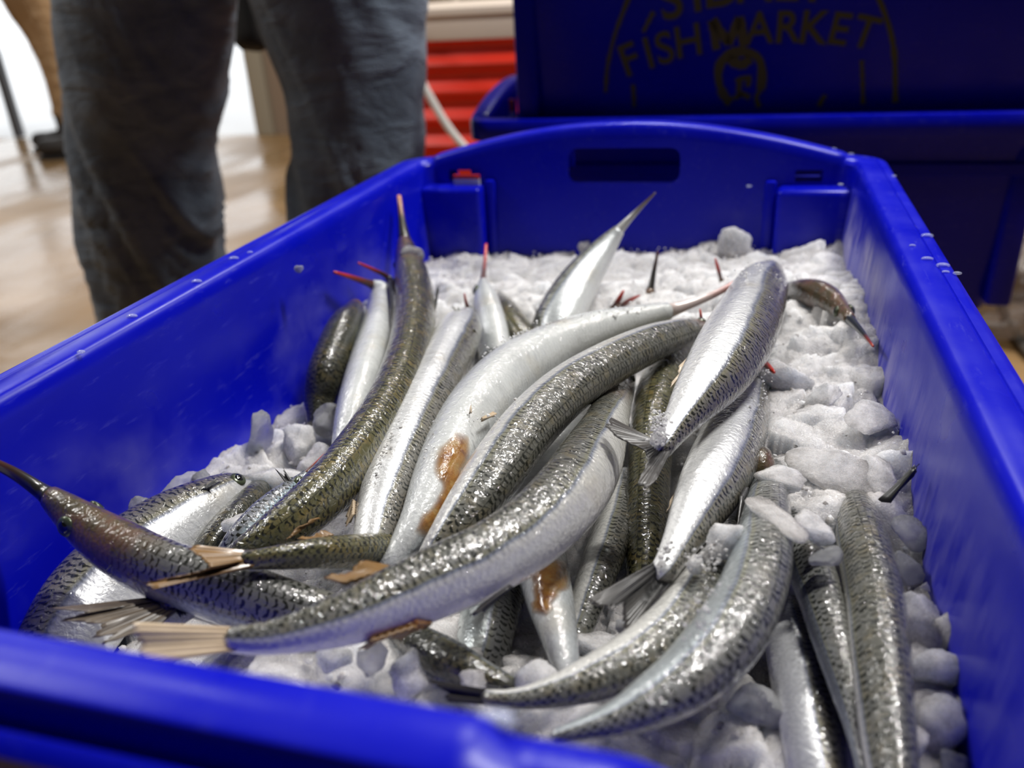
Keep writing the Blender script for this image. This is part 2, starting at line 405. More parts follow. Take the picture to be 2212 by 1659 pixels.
# ================================================================== PERSON IN JEANS
def blur_noise(p, s): return n3(p * s)
g = G('grey_blue_denim'); o_ = g.coord()
fold = g.noise(g.scale(o_, (1, 1, 2.6)), 7, 4, .55, .6); weave = g.noise(o_, 420, 2)
c_ = g.mix(g.step(fold, .3, .72), (.060, .084, .122), (.145, .185, .24)); c_ = g.mix(g.math('MULTIPLY', weave, .35), c_, (.17, .205, .24))
DENIM = g.set(col=c_, rough=.9, sheen=.15, nrm=g.bump(g.math('ADD', fold, g.math('MULTIPLY', weave, .1)), .7, .02))
g = G('tan_trouser_cloth'); o_ = g.coord(); fold = g.noise(g.scale(o_, (1, 1, 3)), 8, 3)
TANCLOTH = g.set(col=g.mix(fold, (.44, .28, .145), (.58, .39, .22)), rough=.9, nrm=g.bump(fold, .6, .02))
BOOT = plain('black_boot_rubber', (.02, .02, .022), .45); BOOT2 = plain('dark_brown_boot', (.03, .026, .024), .5)

def loft(rings, k=40, cap=True):
    "rings: (x, y, z, rx, ry) -> verts, faces"
    V, Fc = [], []
    for x, y, z, rx, ry in rings:
        for j in range(k):
            q = 2 * math.pi * j / k; V.append((x + rx * math.cos(q), y + ry * math.sin(q), z))
    n = len(rings)
    for i in range(n - 1):
        for j in range(k): Fc.append((i * k + j, i * k + (j + 1) % k, (i + 1) * k + (j + 1) % k, (i + 1) * k + j))
    Fc += [tuple(range(k))[::-1], tuple(range((n - 1) * k, n * k))]
    return V, Fc
def fuse(parts, voxel, name, smooth=6):
    "several closed lofts -> one continuous skin"
    V, Fc = [], []
    for v, f in parts:
        o = len(V); V += v; Fc += [tuple(i + o for i in q) for q in f]
    bm = bmesh.new(); vs = [bm.verts.new(v) for v in V]
    for f in Fc: bm.faces.new([vs[i] for i in f])
    bmesh.ops.recalc_face_normals(bm, faces=bm.faces[:])
    me = bpy.data.meshes.new(name); bm.to_mesh(me); bm.free()
    o = bpy.data.objects.new('tmp', me); C.objects.link(o)
    md = o.modifiers.new('r', 'REMESH'); md.mode = 'VOXEL'; md.voxel_size = voxel
    ms = o.modifiers.new('s', 'SMOOTH'); ms.iterations = smooth; ms.factor = .5
    dg = bpy.context.evaluated_depsgraph_get(); m2 = bpy.data.meshes.new_from_object(o.evaluated_get(dg)); bpy.data.objects.remove(o)
    m2.name = name; return m2
def leg_rings(stations, Y, dy=None):
    "stations: (px centre, py, half width px) seen against the vertical plane Y"
    R = []
    for i, (px, py, hw) in enumerate(stations):
        y = Y + (dy[i] if dy else 0); p = PY(px, py, y); r = hw * depth(p) / F; R.append((p[0], y, p[2], r, r * 1.02))
    return R
def dense(R, n):
    Q = catmull(R, n); return [tuple(q) for q in Q]
def wrinkle(me, amp, zs, seed=0, zr=None):
    n = len(me.vertices); co = np.zeros(n * 3); me.vertices.foreach_get('co', co); co = co.reshape(-1, 3)
    nr = np.zeros(n * 3); me.vertices.foreach_get('normal', nr); nr = nr.reshape(-1, 3)
    q = co.copy(); q[:, 2] *= zs; q[:, 2] += co[:, 0] * 9
    h = n3(q * 11, seed) + .6 * n3(q * 23, seed + 3)
    wgt = np.ones(n) if zr is None else np.clip(1 - np.abs(co[:, 2] - zr[0]) / zr[1], .25, 1)
    co += nr * (h * amp * wgt)[:, None]; me.vertices.foreach_set('co', co.ravel()); me.update()
PYJ = .30
legL = leg_rings([(322, -110, 200), (320, 0, 190), (322, 110, 179), (320, 230, 163), (310, 320, 150), (320, 400, 149), (334, 500, 146), (345, 560, 140), (352, 680, 131), (368, 800, 124)], PYJ)
legR = leg_rings([(715, -110, 205), (738, 0, 186), (752, 100, 166), (768, 180, 149), (773, 300, 139), (772, 440, 134), (772, 560, 132), (775, 700, 126), (780, 820, 120)], PYJ)
for L_ in (legL, legR):
    b = L_[-1]; L_.append((b[0], PYJ, .055, b[3] * .98, b[4])); L_.append((b[0], PYJ + .01, .03, b[3] * .96, b[4]))
hx = (legL[0][0] + legR[0][0]) / 2
hip = [(hx, PYJ + .02, .84, .19, .13), (hx, PYJ + .02, .90, .215, .15), (hx, PYJ + .02, 1.0, .20, .14), (hx, PYJ + .02, 1.06, .185, .13)]
thL = [(hx - .11, PYJ + .02, .92, .115, .125), (hx - .125, PYJ + .01, .80, .122, .125)] + legL
thR = [(hx + .11, PYJ + .02, .92, .115, .125), (hx + .125, PYJ + .01, .80, .122, .125)] + legR
jm = fuse([loft(dense(thL, 50)), loft(dense(thR, 50)), loft(hip)], .011, 'jeans', 8)
wrinkle(jm, .022, 2.2, 4, (legL[6][2], .24))
per = tag(empty('person', (hx, PYJ, 0)), 'person in grey blue jeans standing just behind the left of the fish crate', 'person')
jm.transform(Matrix.Translation((-hx, -PYJ, 0))); link('jeans', jm, DENIM, per)
bm_ = bmesh.new(); bmesh.ops.create_cone(bm_, cap_ends=True, segments=32, radius1=.19, radius2=.185, depth=.045, matrix=Matrix.Translation((0, .02, 1.045)) @ Matrix.Diagonal((1.03, .74, 1, 1)))
bm_obj('belt', bm_, BOOT, per, True, 40)
def boot(x, y, ang, L_, mat, parent, h=.1):
    "boot: shaft and foot as one skin plus a sole"
    foot = []
    for s in np.linspace(0, 1, 14):
        wd = .044 * (1 - .15 * math.cos(s * 6)) * (1 if s < .8 else math.sqrt(max(1 - ((s - .8) / .21) ** 2, .05))); hh = (.045 + .03 * max(0, 1 - s * 1.6)) * (1 if s < .8 else math.sqrt(max(1 - ((s - .8) / .22) ** 2, .1)))
        foot.append((s, wd, hh))
    V, Fc = [], []; k = 20
    for s, wd, hh in foot:
        for j in range(k):
            q = 2 * math.pi * j / k; V.append(((s - .22) * L_, wd * math.cos(q), max(.008, .05 + hh * math.sin(q) * (1 if math.sin(q) > 0 else .8))))
    for i in range(len(foot) - 1):
        for j in range(k): Fc.append((i * k + j, i * k + (j + 1) % k, (i + 1) * k + (j + 1) % k, (i + 1) * k + j))
    Fc += [tuple(range(k))[::-1], tuple(range((len(foot) - 1) * k, len(foot) * k))]
    sh = loft([(0, 0, .03, .05, .042), (0, 0, .08, .052, .045), (-.005, 0, h, .05, .048), (-.005, 0, h + .06, .052, .05)], 24)
    me = fuse([(V, Fc), sh], .007, 'boot', 5); M = Matrix.Translation((x, y, 0)) @ Matrix.Rotation(ang, 4, 'Z'); me.transform(M)
    b = link('boot', me, mat, parent)
    so = [( (s - .22) * L_, wd) for s, wd, hh in foot]; pts = [(a, w_ * 1.06) for a, w_ in so] + [(a, -w_ * 1.06) for a, w_ in so[::-1]]
    bm = bmesh.new(); vs = [bm.verts.new((a, c, 0)) for a, c in pts]; f = bm.faces.new(vs); e = bmesh.ops.extrude_face_region(bm, geom=[f])
    bmesh.ops.translate(bm, verts=[v for v in e['geom'] if isinstance(v, bmesh.types.BMVert)], vec=(0, 0, .02)); bm.transform(M); bm_obj('sole', bm, BOOT, b)
    return b
for L_ in (legL, legR): boot(L_[-1][0] - hx, .0, -math.pi / 2, .27, BOOT, per, .06)

# dark bag hanging between the legs
g = G('dark_bag_cloth'); n1 = g.noise(g.coord(), 30, 3); BAG = g.set(col=g.mix(n1, (.006, .006, .006), (.03, .024, .018)), rough=.8)
YBG = .52; pb = [PY(548, -140, YBG), PY(545, 40, YBG), PY(556, 112, YBG)]; sc = depth(pb[1]) / F
rings = [(pb[0][0], YBG, pb[0][2], 30 * sc, .02), (pb[1][0], YBG, PY(545, -60, YBG)[2], 42 * sc, .03), (pb[1][0], YBG, pb[1][2], 46 * sc, .035), (PY(552, 85, YBG)[0], YBG, PY(552, 85, YBG)[2], 42 * sc, .034),
         (pb[2][0], YBG, PY(556, 106, YBG)[2], 26 * sc, .02), (pb[2][0], YBG, pb[2][2], 6 * sc, .006)]
v, f = loft(dense(rings, 26), 28); bag = tag(empty('shoulder_bag', pb[2]), 'dark brown rounded bag hanging behind the legs in jeans', 'bag')
me = bpy.data.meshes.new('bag_body'); me.from_pydata([tuple(np.array(q) - pb[2]) for q in v], [], f); me.update(); wrinkle(me, .006, 1, 3); link('bag_body', me, BAG, bag)
tube('strap', [np.array(q) - pb[2] for q in (pb[0] + np.array([0, 0, -.02]), pb[0] + np.array([.02, -.02, .2]), (hx + .1, PYJ + .2, 1.05))], .008, BAG, bag, 20, 8)

# ================================================================== SECOND PERSON (tan trousers)
Y2 = 2.72
lg = leg_rings([(48, -60, 66), (78, 20, 55), (98, 70, 43), (118, 130, 34), (130, 190, 26), (137, 245, 22)], Y2); b = lg[-1]; lg.append((b[0], Y2, .16, b[3], b[4]))
lg2 = leg_rings([(95, -60, 60), (118, 20, 48), (138, 80, 40), (150, 150, 33), (158, 220, 26), (160, 262, 23)], Y2 - .16); b = lg2[-1]; lg2.append((b[0], Y2 - .16, .14, b[3], b[4]))
hx2 = (lg[0][0] + lg2[0][0]) / 2; z0 = lg[0][2]
hip = [(hx2 - .06, Y2 - .08, z0 + .02, .15, .16), (hx2 - .08, Y2 - .08, z0 + .14, .16, .19), (hx2 - .08, Y2 - .08, z0 + .32, .14, .18)]
tm = fuse([loft(dense(lg, 40)), loft(dense(lg2, 40)), loft(hip)], .012, 'trousers', 6); wrinkle(tm, .012, 2, 8)
per2 = tag(empty('person', (hx2, Y2, 0)), 'person in tan trousers and dark boots walking past the bright doorway', 'person')
tm.transform(Matrix.Translation((-hx2, -Y2, 0))); link('trousers', tm, TANCLOTH, per2)
pz = PZ(140, 322, -H); boot(lg[-1][0] - hx2, 0, math.radians(188), .27, BOOT2, per2, .12)
boot(lg2[-1][0] - hx2, -.16, math.radians(200), .26, BOOT2, per2, .12)

# ================================================================== RED BIN, HOSE, PIPES
g = G('red_moulded_plastic'); n1 = g.noise(g.coord(), 12, 3); REDP = g.set(col=g.mix(n1, (.60, .012, .002), (.74, .028, .004)), rough=.38)
CREAM = plain('cream_plastic', (.66, .56, .47), .45)
YF = 1.15; zt = PY(995, 10, YF)[2]; zr = PY(1000, 86, YF)[2]; x0, x1 = PY(770, 40, YF)[0], PY(1180, 20, YF)[0]
bn = tag(empty('insulated_bin', ((x0 + x1) / 2, YF + .3, 0)), 'red ribbed insulated bin with a cream rim behind the jeans', 'bin')
hw_, hd_ = (x1 - x0) / 2, .3
zb = [PY(1000, y, YF)[2] for y in (140, 206, 262, 315)]; pit = (zb[0] - zb[-1]) / 3
def rr_ring(a, b_, r, z, n=6):
    R = []
    for cx, cy, q0 in ((a - r, b_ - r, 0), (-a + r, b_ - r, 90), (-a + r, -b_ + r, 180), (a - r, -b_ + r, 270)):
        for i in range(n + 1):
            q = math.radians(q0 + 90 * i / n); R.append((cx + r * math.cos(q), cy + r * math.sin(q), z))
    return R
def ring_loft(name, rings, mat, parent, sharp=40):
    V = [p for R in rings for p in R]; k = len(rings[0]); Fc = []
    for i in range(len(rings) - 1):
        for j in range(k): Fc.append((i * k + j, i * k + (j + 1) % k, (i + 1) * k + (j + 1) % k, (i + 1) * k + j))
    Fc += [tuple(range(k))[::-1], tuple(range((len(rings) - 1) * k, len(rings) * k))]
    bm = bmesh.new(); vs = [bm.verts.new(v) for v in V]
    for f in Fc: bm.faces.new([vs[i] for i in f])
    return bm_obj(name, bm, mat, parent, True, sharp)
rings = []; z = 0.0
for z in np.linspace(0.0, zr, 90):
    ph = (z - zb[0]) / pit; o_d = .017 * (.5 + .5 * math.cos(2 * math.pi * ph)) ** 1.6 - .02
    rings.append(rr_ring(hw_ + o_d, hd_ + o_d, .05, z))
ring_loft('bin_body', rings, REDP, bn)
ring_loft('bin_rim', [rr_ring(hw_ + d, hd_ + d, .05, z) for d, z in ((-.02, zr - .002), (-.002, zr), (0, zr + .006), (.0, zt - .024), (.006, zt - .02), (.006, zt - .006), (0, zt), (-.05, zt + .001))], CREAM, bn)
YH = .98; hose = tube('hose', [PY(700, -30, 1.12), PY(800, -18, 1.07), PY(862, 40, YH), PY(905, 160, YH), PY(938, 226, YH), PY(972, 280, YH), PY(1004, 318, YH), PY(1060, 375, YH), PY(1150, 440, YH - .02)], .0085, plain('white_hose', (.62, .60, .56), .45), None, 70, 12)
tag(hose, 'white hose drooping in front of the red ribbed bin', 'hose')
pp = PY(985, 0, 1.95); pole = tag(empty('pipe', (pp[0], 1.95, 0)), 'thin pale upright pipe rising behind the red bin', 'pipe')
tube('pipe_shaft', [(0, 0, .03), (0, 0, 1.2), (0, 0, 2.6)], .009, CREAM, pole, 12, 12)
bm_ = bmesh.new(); bmesh.ops.create_cone(bm_, cap_ends=True, segments=20, radius1=.05, radius2=.04, depth=.03, matrix=Matrix.Translation((0, 0, .015))); bm_obj('pipe_base', bm_, DARKMETAL, pole, True, 40)

# ---- clutter behind the right rim
g = G('brown_cardboard'); n1 = g.noise(g.coord(), 20, 3); CARD = g.set(col=g.mix(n1, (.22, .13, .05), (.32, .19, .075)), rough=.85)
def open_carton(name, lo, hi, mat, label):
    r = tag(empty(name, ((lo[0] + hi[0]) / 2, (lo[1] + hi[1]) / 2, lo[2])), label, 'box'); a, b_, h = (hi[0] - lo[0]) / 2, (hi[1] - lo[1]) / 2, hi[2] - lo[2]; t = .006
    for nm, l2, h2 in (('bottom_panel', (-a, -b_, 0), (a, b_, t)), ('side_panel', (-a, -b_, t), (-a + t, b_, h)), ('side_panel', (a - t, -b_, t), (a, b_, h)), ('end_panel', (-a + t, -b_, t), (a - t, -b_ + t, h)), ('end_panel', (-a + t, b_ - t, t), (a - t, b_, h))):
        box_obj(nm, l2, h2, mat, r, .001, 1)
    fl = box_obj('flap', (-a, -.11, -t), (a, 0, 0), mat, r, .001, 1); fl.location = (0, -b_ + .002, h); fl.rotation_euler = (math.radians(28), 0, 0)
    return r
open_carton('carton', (.80, 1.02, 0), (1.3, 1.5, .21), CARD, 'brown cardboard carton on the floor behind the right rim of the crate')
g = G('clear_plastic_film'); n1 = g.noise(g.coord(), 25, 4)
FILM = g.set(col=(.28, .23, .20, 1), rough=.25, alpha=.55, nrm=g.bump(n1, .8, .01))
bm = bmesh.new(); bmesh.ops.create_icosphere(bm, subdivisions=4, radius=1)
cc = np.array([v.co for v in bm.verts]); dd = n3(cc * 2.3, 3) * .55 + n3(cc * 5.5, 6) * .28
for v, d in zip(bm.verts, dd): v.co = Vector((v.co.x * .13, v.co.y * .11, max(v.co.z * .10, -.085))) * (1 + d)
zmin = min(v.co.z for v in bm.verts)
for v in bm.verts: v.co.z -= zmin
o = bm_obj('plastic_bag', bm, FILM, None, True); o.location = (.84, .82, 0.002); tag(o, 'crumpled clear plastic bag on the dark floor behind the right rim', 'bag')
cab = tube('cable', [(.62, .9, .012), PZ(2130, 622, -.40), PZ(2165, 668, -.43), PZ(2182, 705, -.462), (.82, .62, .012), (1.0, .45, .012)], .009, plain('grey_cable', (.10, .095, .085), .5), None, 50, 10)
tag(cab, 'grey cable looping over the dark floor at the right edge', 'cable')
rod = tube('rod', [PZ(2120, 703, -.462), PZ(2150, 704, -.462), PZ(2196, 704, -.462)], .008, plain('pale_rod', (.5, .47, .44), .5), None, 10, 10)
tag(rod, 'short pale rod lying on the floor beyond the right rim', 'rod')

# ================================================================== CRUSHED ICE
g = G('crushed_ice'); o_ = g.coord(); n1 = g.noise(o_, 55, 4, .6); n2 = g.voro(o_, 900); n5 = g.noise(o_, 420, 3, .7)
c_ = g.mix(g.step(n1, .3, .7), (.50, .485, .485), (.69, .68, .68))
hh = g.math('ADD', g.math('MULTIPLY', n2, .6), n5)
ICE = g.set(col=c_, rough=g.ramp(n5, [(.35, .12), (.65, .42)]), spec=.5, ior=1.31, sss=.85, sssr=(.9, 1.0, 1.1), ssss=.028, nrm=g.bump(hh, .55, .0014))
g = G('clear_ice'); o_ = g.coord(); n1 = g.noise(o_, 130, 4, .6); n5 = g.noise(o_, 45, 3, .6)
CLEAR = g.set(col=(.93, .94, .97, 1), rough=g.ramp(n1, [(.35, .04), (.7, .28)]), ior=1.31, trans=g.ramp(n5, [(.32, .45), (.6, .97)]), nrm=g.bump(n1, .4, .002))
g = G('cloudy_ice'); o_ = g.coord(); n1 = g.noise(o_, 1.6, 4, .6); n5 = g.noise(o_, 9, 4, .7)
CHUNK = g.set(col=g.mix(n5, (.60, .59, .595), (.75, .74, .745)), rough=g.ramp(n5, [(.35, .10), (.65, .40)]), ior=1.31, trans=g.ramp(n1, [(.35, .02), (.7, .5)]), sss=.9, sssr=(.9, 1, 1.1), ssss=.02, nrm=g.bump(g.math('ADD', n5, g.math('MULTIPLY', g.noise(o_, 40, 3), .4)), .3, .03))
BEDP = [(900, 548, -.086), (1000, 545, -.086), (1100, 543, -.086), (1200, 540, -.086), (1300, 540, -.083), (1400, 532, -.080), (1480, 520, -.075), (1560, 505, -.068), (1640, 535, -.082), (1730, 520, -.072), (1800, 500, -.063), (1850, 490, -.057),
        (1885, 640, -.050), (1890, 720, -.052), (1960, 960, -.052), (1995, 1180, -.066), (2040, 1330, -.064), (2095, 1500, -.062), (2085, 1640, -.08),
        (850, 580, -.088), (760, 680, -.084), (690, 830, -.110), (560, 935, -.104), (460, 1020, -.095), (290, 1085, -.084), (150, 1240, -.098), (110, 1340, -.106),
        (1000, 1000, -.105), (1200, 1150, -.108), (1400, 1100, -.108), (800, 1100, -.105), (1000, 620, -.084), (1300, 620, -.078), (1500, 640, -.072), (1700, 640, -.064), (1750, 800, -.062), (1800, 1000, -.058), (1700, 900, -.064), (1650, 1000, -.066),
        (700, 1430, -.072), (850, 1440, -.074), (950, 1470, -.080), (1200, 1400, -.094), (1180, 1470, -.085), (1550, 1560, -.092), (1600, 1640, -.086), (1700, 1500, -.104), (1850, 1350, -.104), (600, 1250, -.110), (300, 1250, -.112), (1650, 1060, -.062),
        (1270, 1330, -.098), (1500, 1230, -.1), (600, 1000, -.096), (650, 960, -.096), (1350, 900, -.112), (1100, 1250, -.110), (950, 800, -.1), (1800, 1090, -.058), (1900, 1080, -.060), (1980, 1300, -.064)]
BP = np.array([PZ(*q) for q in BEDP])
def bed(x, y):
    d2 = (x[..., None] - BP[:, 0]) ** 2 + (y[..., None] - BP[:, 1]) ** 2
    wg = 1 / (d2 + .008 ** 2) ** 1.6
    return (wg * (BP[:, 2])).sum(-1) / wg.sum(-1)
X0, X1, Y0, Y1 = .0305, .4015, -.662, -.0285
nx, ny = 300, 510
gx, gy = np.meshgrid(np.linspace(X0, X1, nx), np.linspace(Y0, Y1, ny))
zz = np.zeros_like(gx)
for i in range(0, ny, 30): zz[i:i + 30] = bed(gx[i:i + 30], gy[i:i + 30])
wx, wy = gx + .006 * vnoise(gx * 90, gy * 90, 3), gy + .006 * vnoise(gx * 90, gy * 90, 8)
f1, f2, cx_, cy_, hx_ = worley(wx / .021, wy / .021, 20)
tx, ty = _h(cx_ * 971, cy_ * 577, 4) - .5, _h(cx_ * 313, cy_ * 811, 6) - .5
zz += (hx_ - .5) * .006 + ((wx / .021 - cx_) * tx + (wy / .021 - cy_) * ty) * .012 - np.clip(.10 - (f2 - f1), 0, .10) * .016
f1, f2, cx_, cy_, hx_ = worley(wx / .0065 + 31, wy / .0065, 40)
zz += (hx_ - .5) * .0014 + ((wx / .0065 + 31 - cx_) * (_h(cx_ * 971, cy_ * 577, 5) - .5)) * .0030 - np.clip(.2 - (f2 - f1), 0, .2) * .002
zz += vnoise(gx * 420, gy * 420, 9) * .0011 + vnoise(gx * 60, gy * 60, 2) * .006
V = np.stack([gx, gy, zz], -1).reshape(-1, 3); idx = np.arange(nx * ny).reshape(ny, nx)
quads = np.stack([idx[:-1, :-1], idx[:-1, 1:], idx[1:, 1:], idx[1:, :-1]], -1).reshape(-1, 4)
me = bpy.data.meshes.new('crushed_ice'); me.from_pydata(V.tolist(), [], quads.tolist()); me.update()
ice = link('crushed_ice', me, ICE, None, True)
tag(ice, 'bed of crushed white ice filling the front fish crate', 'ice', None, 'stuff')

def chunk_mesh(seed, sub=4, sharp=1.0):
    bm = bmesh.new(); bmesh.ops.create_icosphere(bm, subdivisions=sub, radius=1)
    c = np.array([v.co for v in bm.verts]); rg = np.random.default_rng(seed)
    nrm = rg.normal(size=(13, 3)); nrm /= np.linalg.norm(nrm, axis=1)[:, None]; dist = rg.uniform(.52, .95, 13)
    k = np.max(np.maximum(c @ nrm.T, 1e-3) / dist, axis=1); c = c / np.maximum(k, 1)[:, None]
    c *= (1 + .30 * n3(c * 1.3 + seed, seed) + .16 * n3(c * 3.0 + seed, seed + 2) + .06 * n3(c * 8 + seed, seed + 4) + .02 * n3(c * 20, seed + 6))[:, None]
    for v, q in zip(bm.verts, c): v.co = q
    me = bpy.data.meshes.new('ice_chunk'); bm.to_mesh(me); bm.free(); me.polygons.foreach_set('use_smooth', [True] * len(me.polygons)); me.set_sharp_from_angle(angle=math.radians(30)); return me
CH = [chunk_mesh(s) for s in range(7)]; CHC = []
for m_ in CH: m_.materials.append(CHUNK)
for m_ in CH:
    k = m_.copy(); k.materials.clear(); k.materials.append(CLEAR); CHC.append(k)
def chunk(px, py, z, rpx, label, clear=False, asp=(1, 1, 1), group=None):
    p = PZ(px, py, z); r = rpx * 1.15 * depth(p) / F; p = p - np.array([0, 0, .55 * r]); e_ = r * max(asp[:2]) * .9; p[0] = min(max(p[0], .031 + e_), .402 - e_); p[1] = min(max(p[1], -.664 + e_), -.028 - e_)
    o = bpy.data.objects.new('ice_chunk', random.choice(CHC if clear else CH)); C.objects.link(o)
    o.location = p; o.scale = (r * asp[0], r * asp[1], r * asp[2] * (.7 if px > 1640 and py < 1300 else 1)); o.rotation_euler = (random.random() * .6, random.random() * .6, random.random() * 6.3)
    return tag(o, label, 'ice', group)
for px, py, z, r, lab, cl, asp in [
    (555, 925, -.080, 34, 'clear pointed ice chunk standing at the left wall', True, (.8, .8, 1.4)),
    (640, 935, -.084, 42, 'milky ice chunk right of the clear pointed one', False, (1, 1, .8)),
    (580, 1010, -.082, 62, 'broad milky ice block left of the olive garfish', False, (1.1, .9, .7)),
    (680, 975, -.086, 45, 'ice chunk beneath the red beak tip left of the olive garfish', False, (1, 1, .7)),
    (385, 1030, -.076, 34, 'cloudy ice lump touching the left wall above the silver gill cover', True, (1, 1, .9)),
    (434, 1028, -.076, 22, 'small cloudy ice lump beside the larger one at the left wall', True, (1, 1, 1)),
    (490, 1025, -.078, 24, 'small clear ice lump left of the broad milky block', True, (1.1, 1, .8)),
    (310, 1085, -.070, 34, 'leftmost cloudy ice chunk above the brown headed garfish', True, (.8, .9, 1.2)),
    (365, 1080, -.072, 36, 'frosty ice chunk on the silver gill cover at left', False, (1, 1, .7)),
    (525, 1105, -.070, 40, 'flat ice shard between the silver head and the blue eyed garfish', False, (.7, 1.3, .5)),
    (645, 575, -.0135, 9, 'tiny clear ice flake stuck to the left inner wall', True, (1, 1, 1)),
    (705, 890, -.080, 32, 'clear faceted ice chunk below the dark head at left', True, (1, 1, 1)),
    (735, 660, -.070, 34, 'ice lump behind the dark head at the left wall', False, (1, 1, .8)),
    (790, 640, -.072, 28, 'ice lump under the two red beaks at left', False, (1, 1, .8)),
    (712, 715, -.075, 22, 'small clear ice lump at the left wall above the dark head', True, (1, 1, 1)),
    (884, 540, -.036, 22, 'small wet ice piece clinging to the olive garfish snout', True, (1.2, .8, .9)),
    (1590, 505, -.058, 46, 'tall ice lump against the rear wall left of the right lug', False, (.9, .8, 1.0)),
    (1268, 522, -.074, 16, 'small knob of ice at the rear wall by the pale pointed head', False, (.8, .8, 1.4)),
    (1575, 1137, -.040, 50, 'oval ice lump beside the silver tail in the middle', False, (1, .8, .75)),
    (1545, 1195, -.052, 30, 'small icy lump below the oval one', False, (.7, 1, .8)),
    (1680, 1080, -.034, 66, 'long ice slab over the head of the large curved garfish', False, (1.3, .6, .35)),
    (1760, 1110, -.040, 56, 'ice lump above the thin yellow edged garfish', False, (1.1, .8, .6)),
    (1785, 1190, -.046, 34, 'brownish wet ice lump between the two right garfish', True, (.7, 1, .8)),
    (1690, 1010, -.046, 46, 'flat ice piece over the buried olive head', False, (1.2, .8, .5)),
    (1800, 985, -.048, 62, 'broad ice slab at the middle of the right hand ice', False, (1.2, 1, .45)),
    (1890, 1000, -.050, 60, 'ice slab close to the right wall above the dark fin', False, (1, 1, .5)),
    (1880, 880, -.046, 52, 'ice slab at the right wall below the beaked head', False, (1, 1, .5)),
    (1700, 780, -.050, 56, 'rounded ice lump right of the icy silver garfish', False, (1, 1, .7)),
    (1780, 840, -.054, 46, 'small rounded ice lump below the beaked head', False, (1, 1, .6)),
    (1965, 1130, -.056, 38, 'cloudy ice lump at the right wall below the dark fin', True, (1, 1, .9)),
    (1960, 1205, -.058, 34, 'second cloudy ice lump down the right wall', True, (1, 1, .8)),
    (1990, 1310, -.058, 56, 'large wedge of ice at the right wall beside the scaled garfish', False, (1, 1, .7)),
    (2030, 1425, -.062, 56, 'pointed ice wedge near the lower right wall', False, (1, .8, .8)),
    (2050, 1540, -.066, 62, 'large flat ice shard at the lower right wall', False, (.8, 1.1, .8)),
    (1980, 1585, -.066, 30, 'small cubic ice piece beside the lower right shard', False, (1, 1, 1)),
    (2060, 1640, -.07, 32, 'lowest ice lump at the right edge of the crate', True, (1, 1, 1)),
    (1150, 1450, -.066, 52, 'ice chunk between the brown stained stub and the curved tail', False, (1, 1, .8)),
    (1290, 1370, -.084, 56, 'greyish slab of ice under the forked grey tail fin', False, (1, 1.1, .6)),
    (800, 1405, -.052, 36, 'glassy ice lump under the large front garfish', True, (1, 1, .9)),
    (880, 1430, -.058, 46, 'white ice lump against the front rim in the middle', False, (1, 1, .9)),
    (720, 1405, -.056, 34, 'white ice lump against the front rim below the large tail', False, (1, 1, .8)),
    (1020, 1465, -.062, 36, 'ice lump below the short dark scaled garfish', False, (1, 1, .7)),
    (1640, 1500, -.078, 60, 'clear ice slab right of the large curved garfish tail', True, (.8, 1.1, .7)),
    (370, 1320, -.060, 40, 'ice lump between the torn tail and the brown headed garfish', False, (1, 1, .6)),
    (1424, 934, -.024, 24, 'frosty ice lump on the tail base of the ice topped silver garfish', False, (1, .8, .7)),
    (1500, 1205, -.044, 24, 'frosty ice lump right of the grey forked tail base', False, (.8, 1, .8)),
    (1340, 1345, -.07, 18, 'pale bluish gut-like ice bead under the forked tail', True, (.7, 1.2, 1)),
    ]: chunk(px, py, z, r, lab.replace('gut-like ', ''), cl, asp)

# loose granules: on the bed, along the walls and frosting the fish
def granules(name, pts, mat, label, rmin, rmax):
    base = bmesh.new(); bmesh.ops.create_icosphere(base, subdivisions=1, radius=1); bc = np.array([v.co for v in base.verts]); bf = [[v.index for v in f.verts] for f in base.faces]; base.free()
    V, Fc = [], []; n = len(bc)
    for i, p in enumerate(pts):
        r = rmin + (rmax - rmin) * RNG.random() ** 2
        q = bc * RNG.uniform(.6, 1.3, (n, 1)) * np.array([1, 1, .8]) * r + p
        V.append(q); Fc += [[k + i * n for k in f] for f in bf]
    me = bpy.data.meshes.new(name); me.from_pydata(np.concatenate(V).tolist(), [], Fc); me.update(); o = link(name, me, mat, None, False)
    return tag(o, label, 'ice', None, 'stuff')
pts = []
ix = RNG.uniform(.034, .398, 1500); iy = RNG.uniform(-.658, -.034, 1500); iz = bed(ix, iy) + RNG.uniform(0, .004, 1500)
granules('ice_granules', list(np.stack([ix, iy, iz], 1)), ICE, 'loose small ice granules strewn over the ice bed', .0006, .0024)

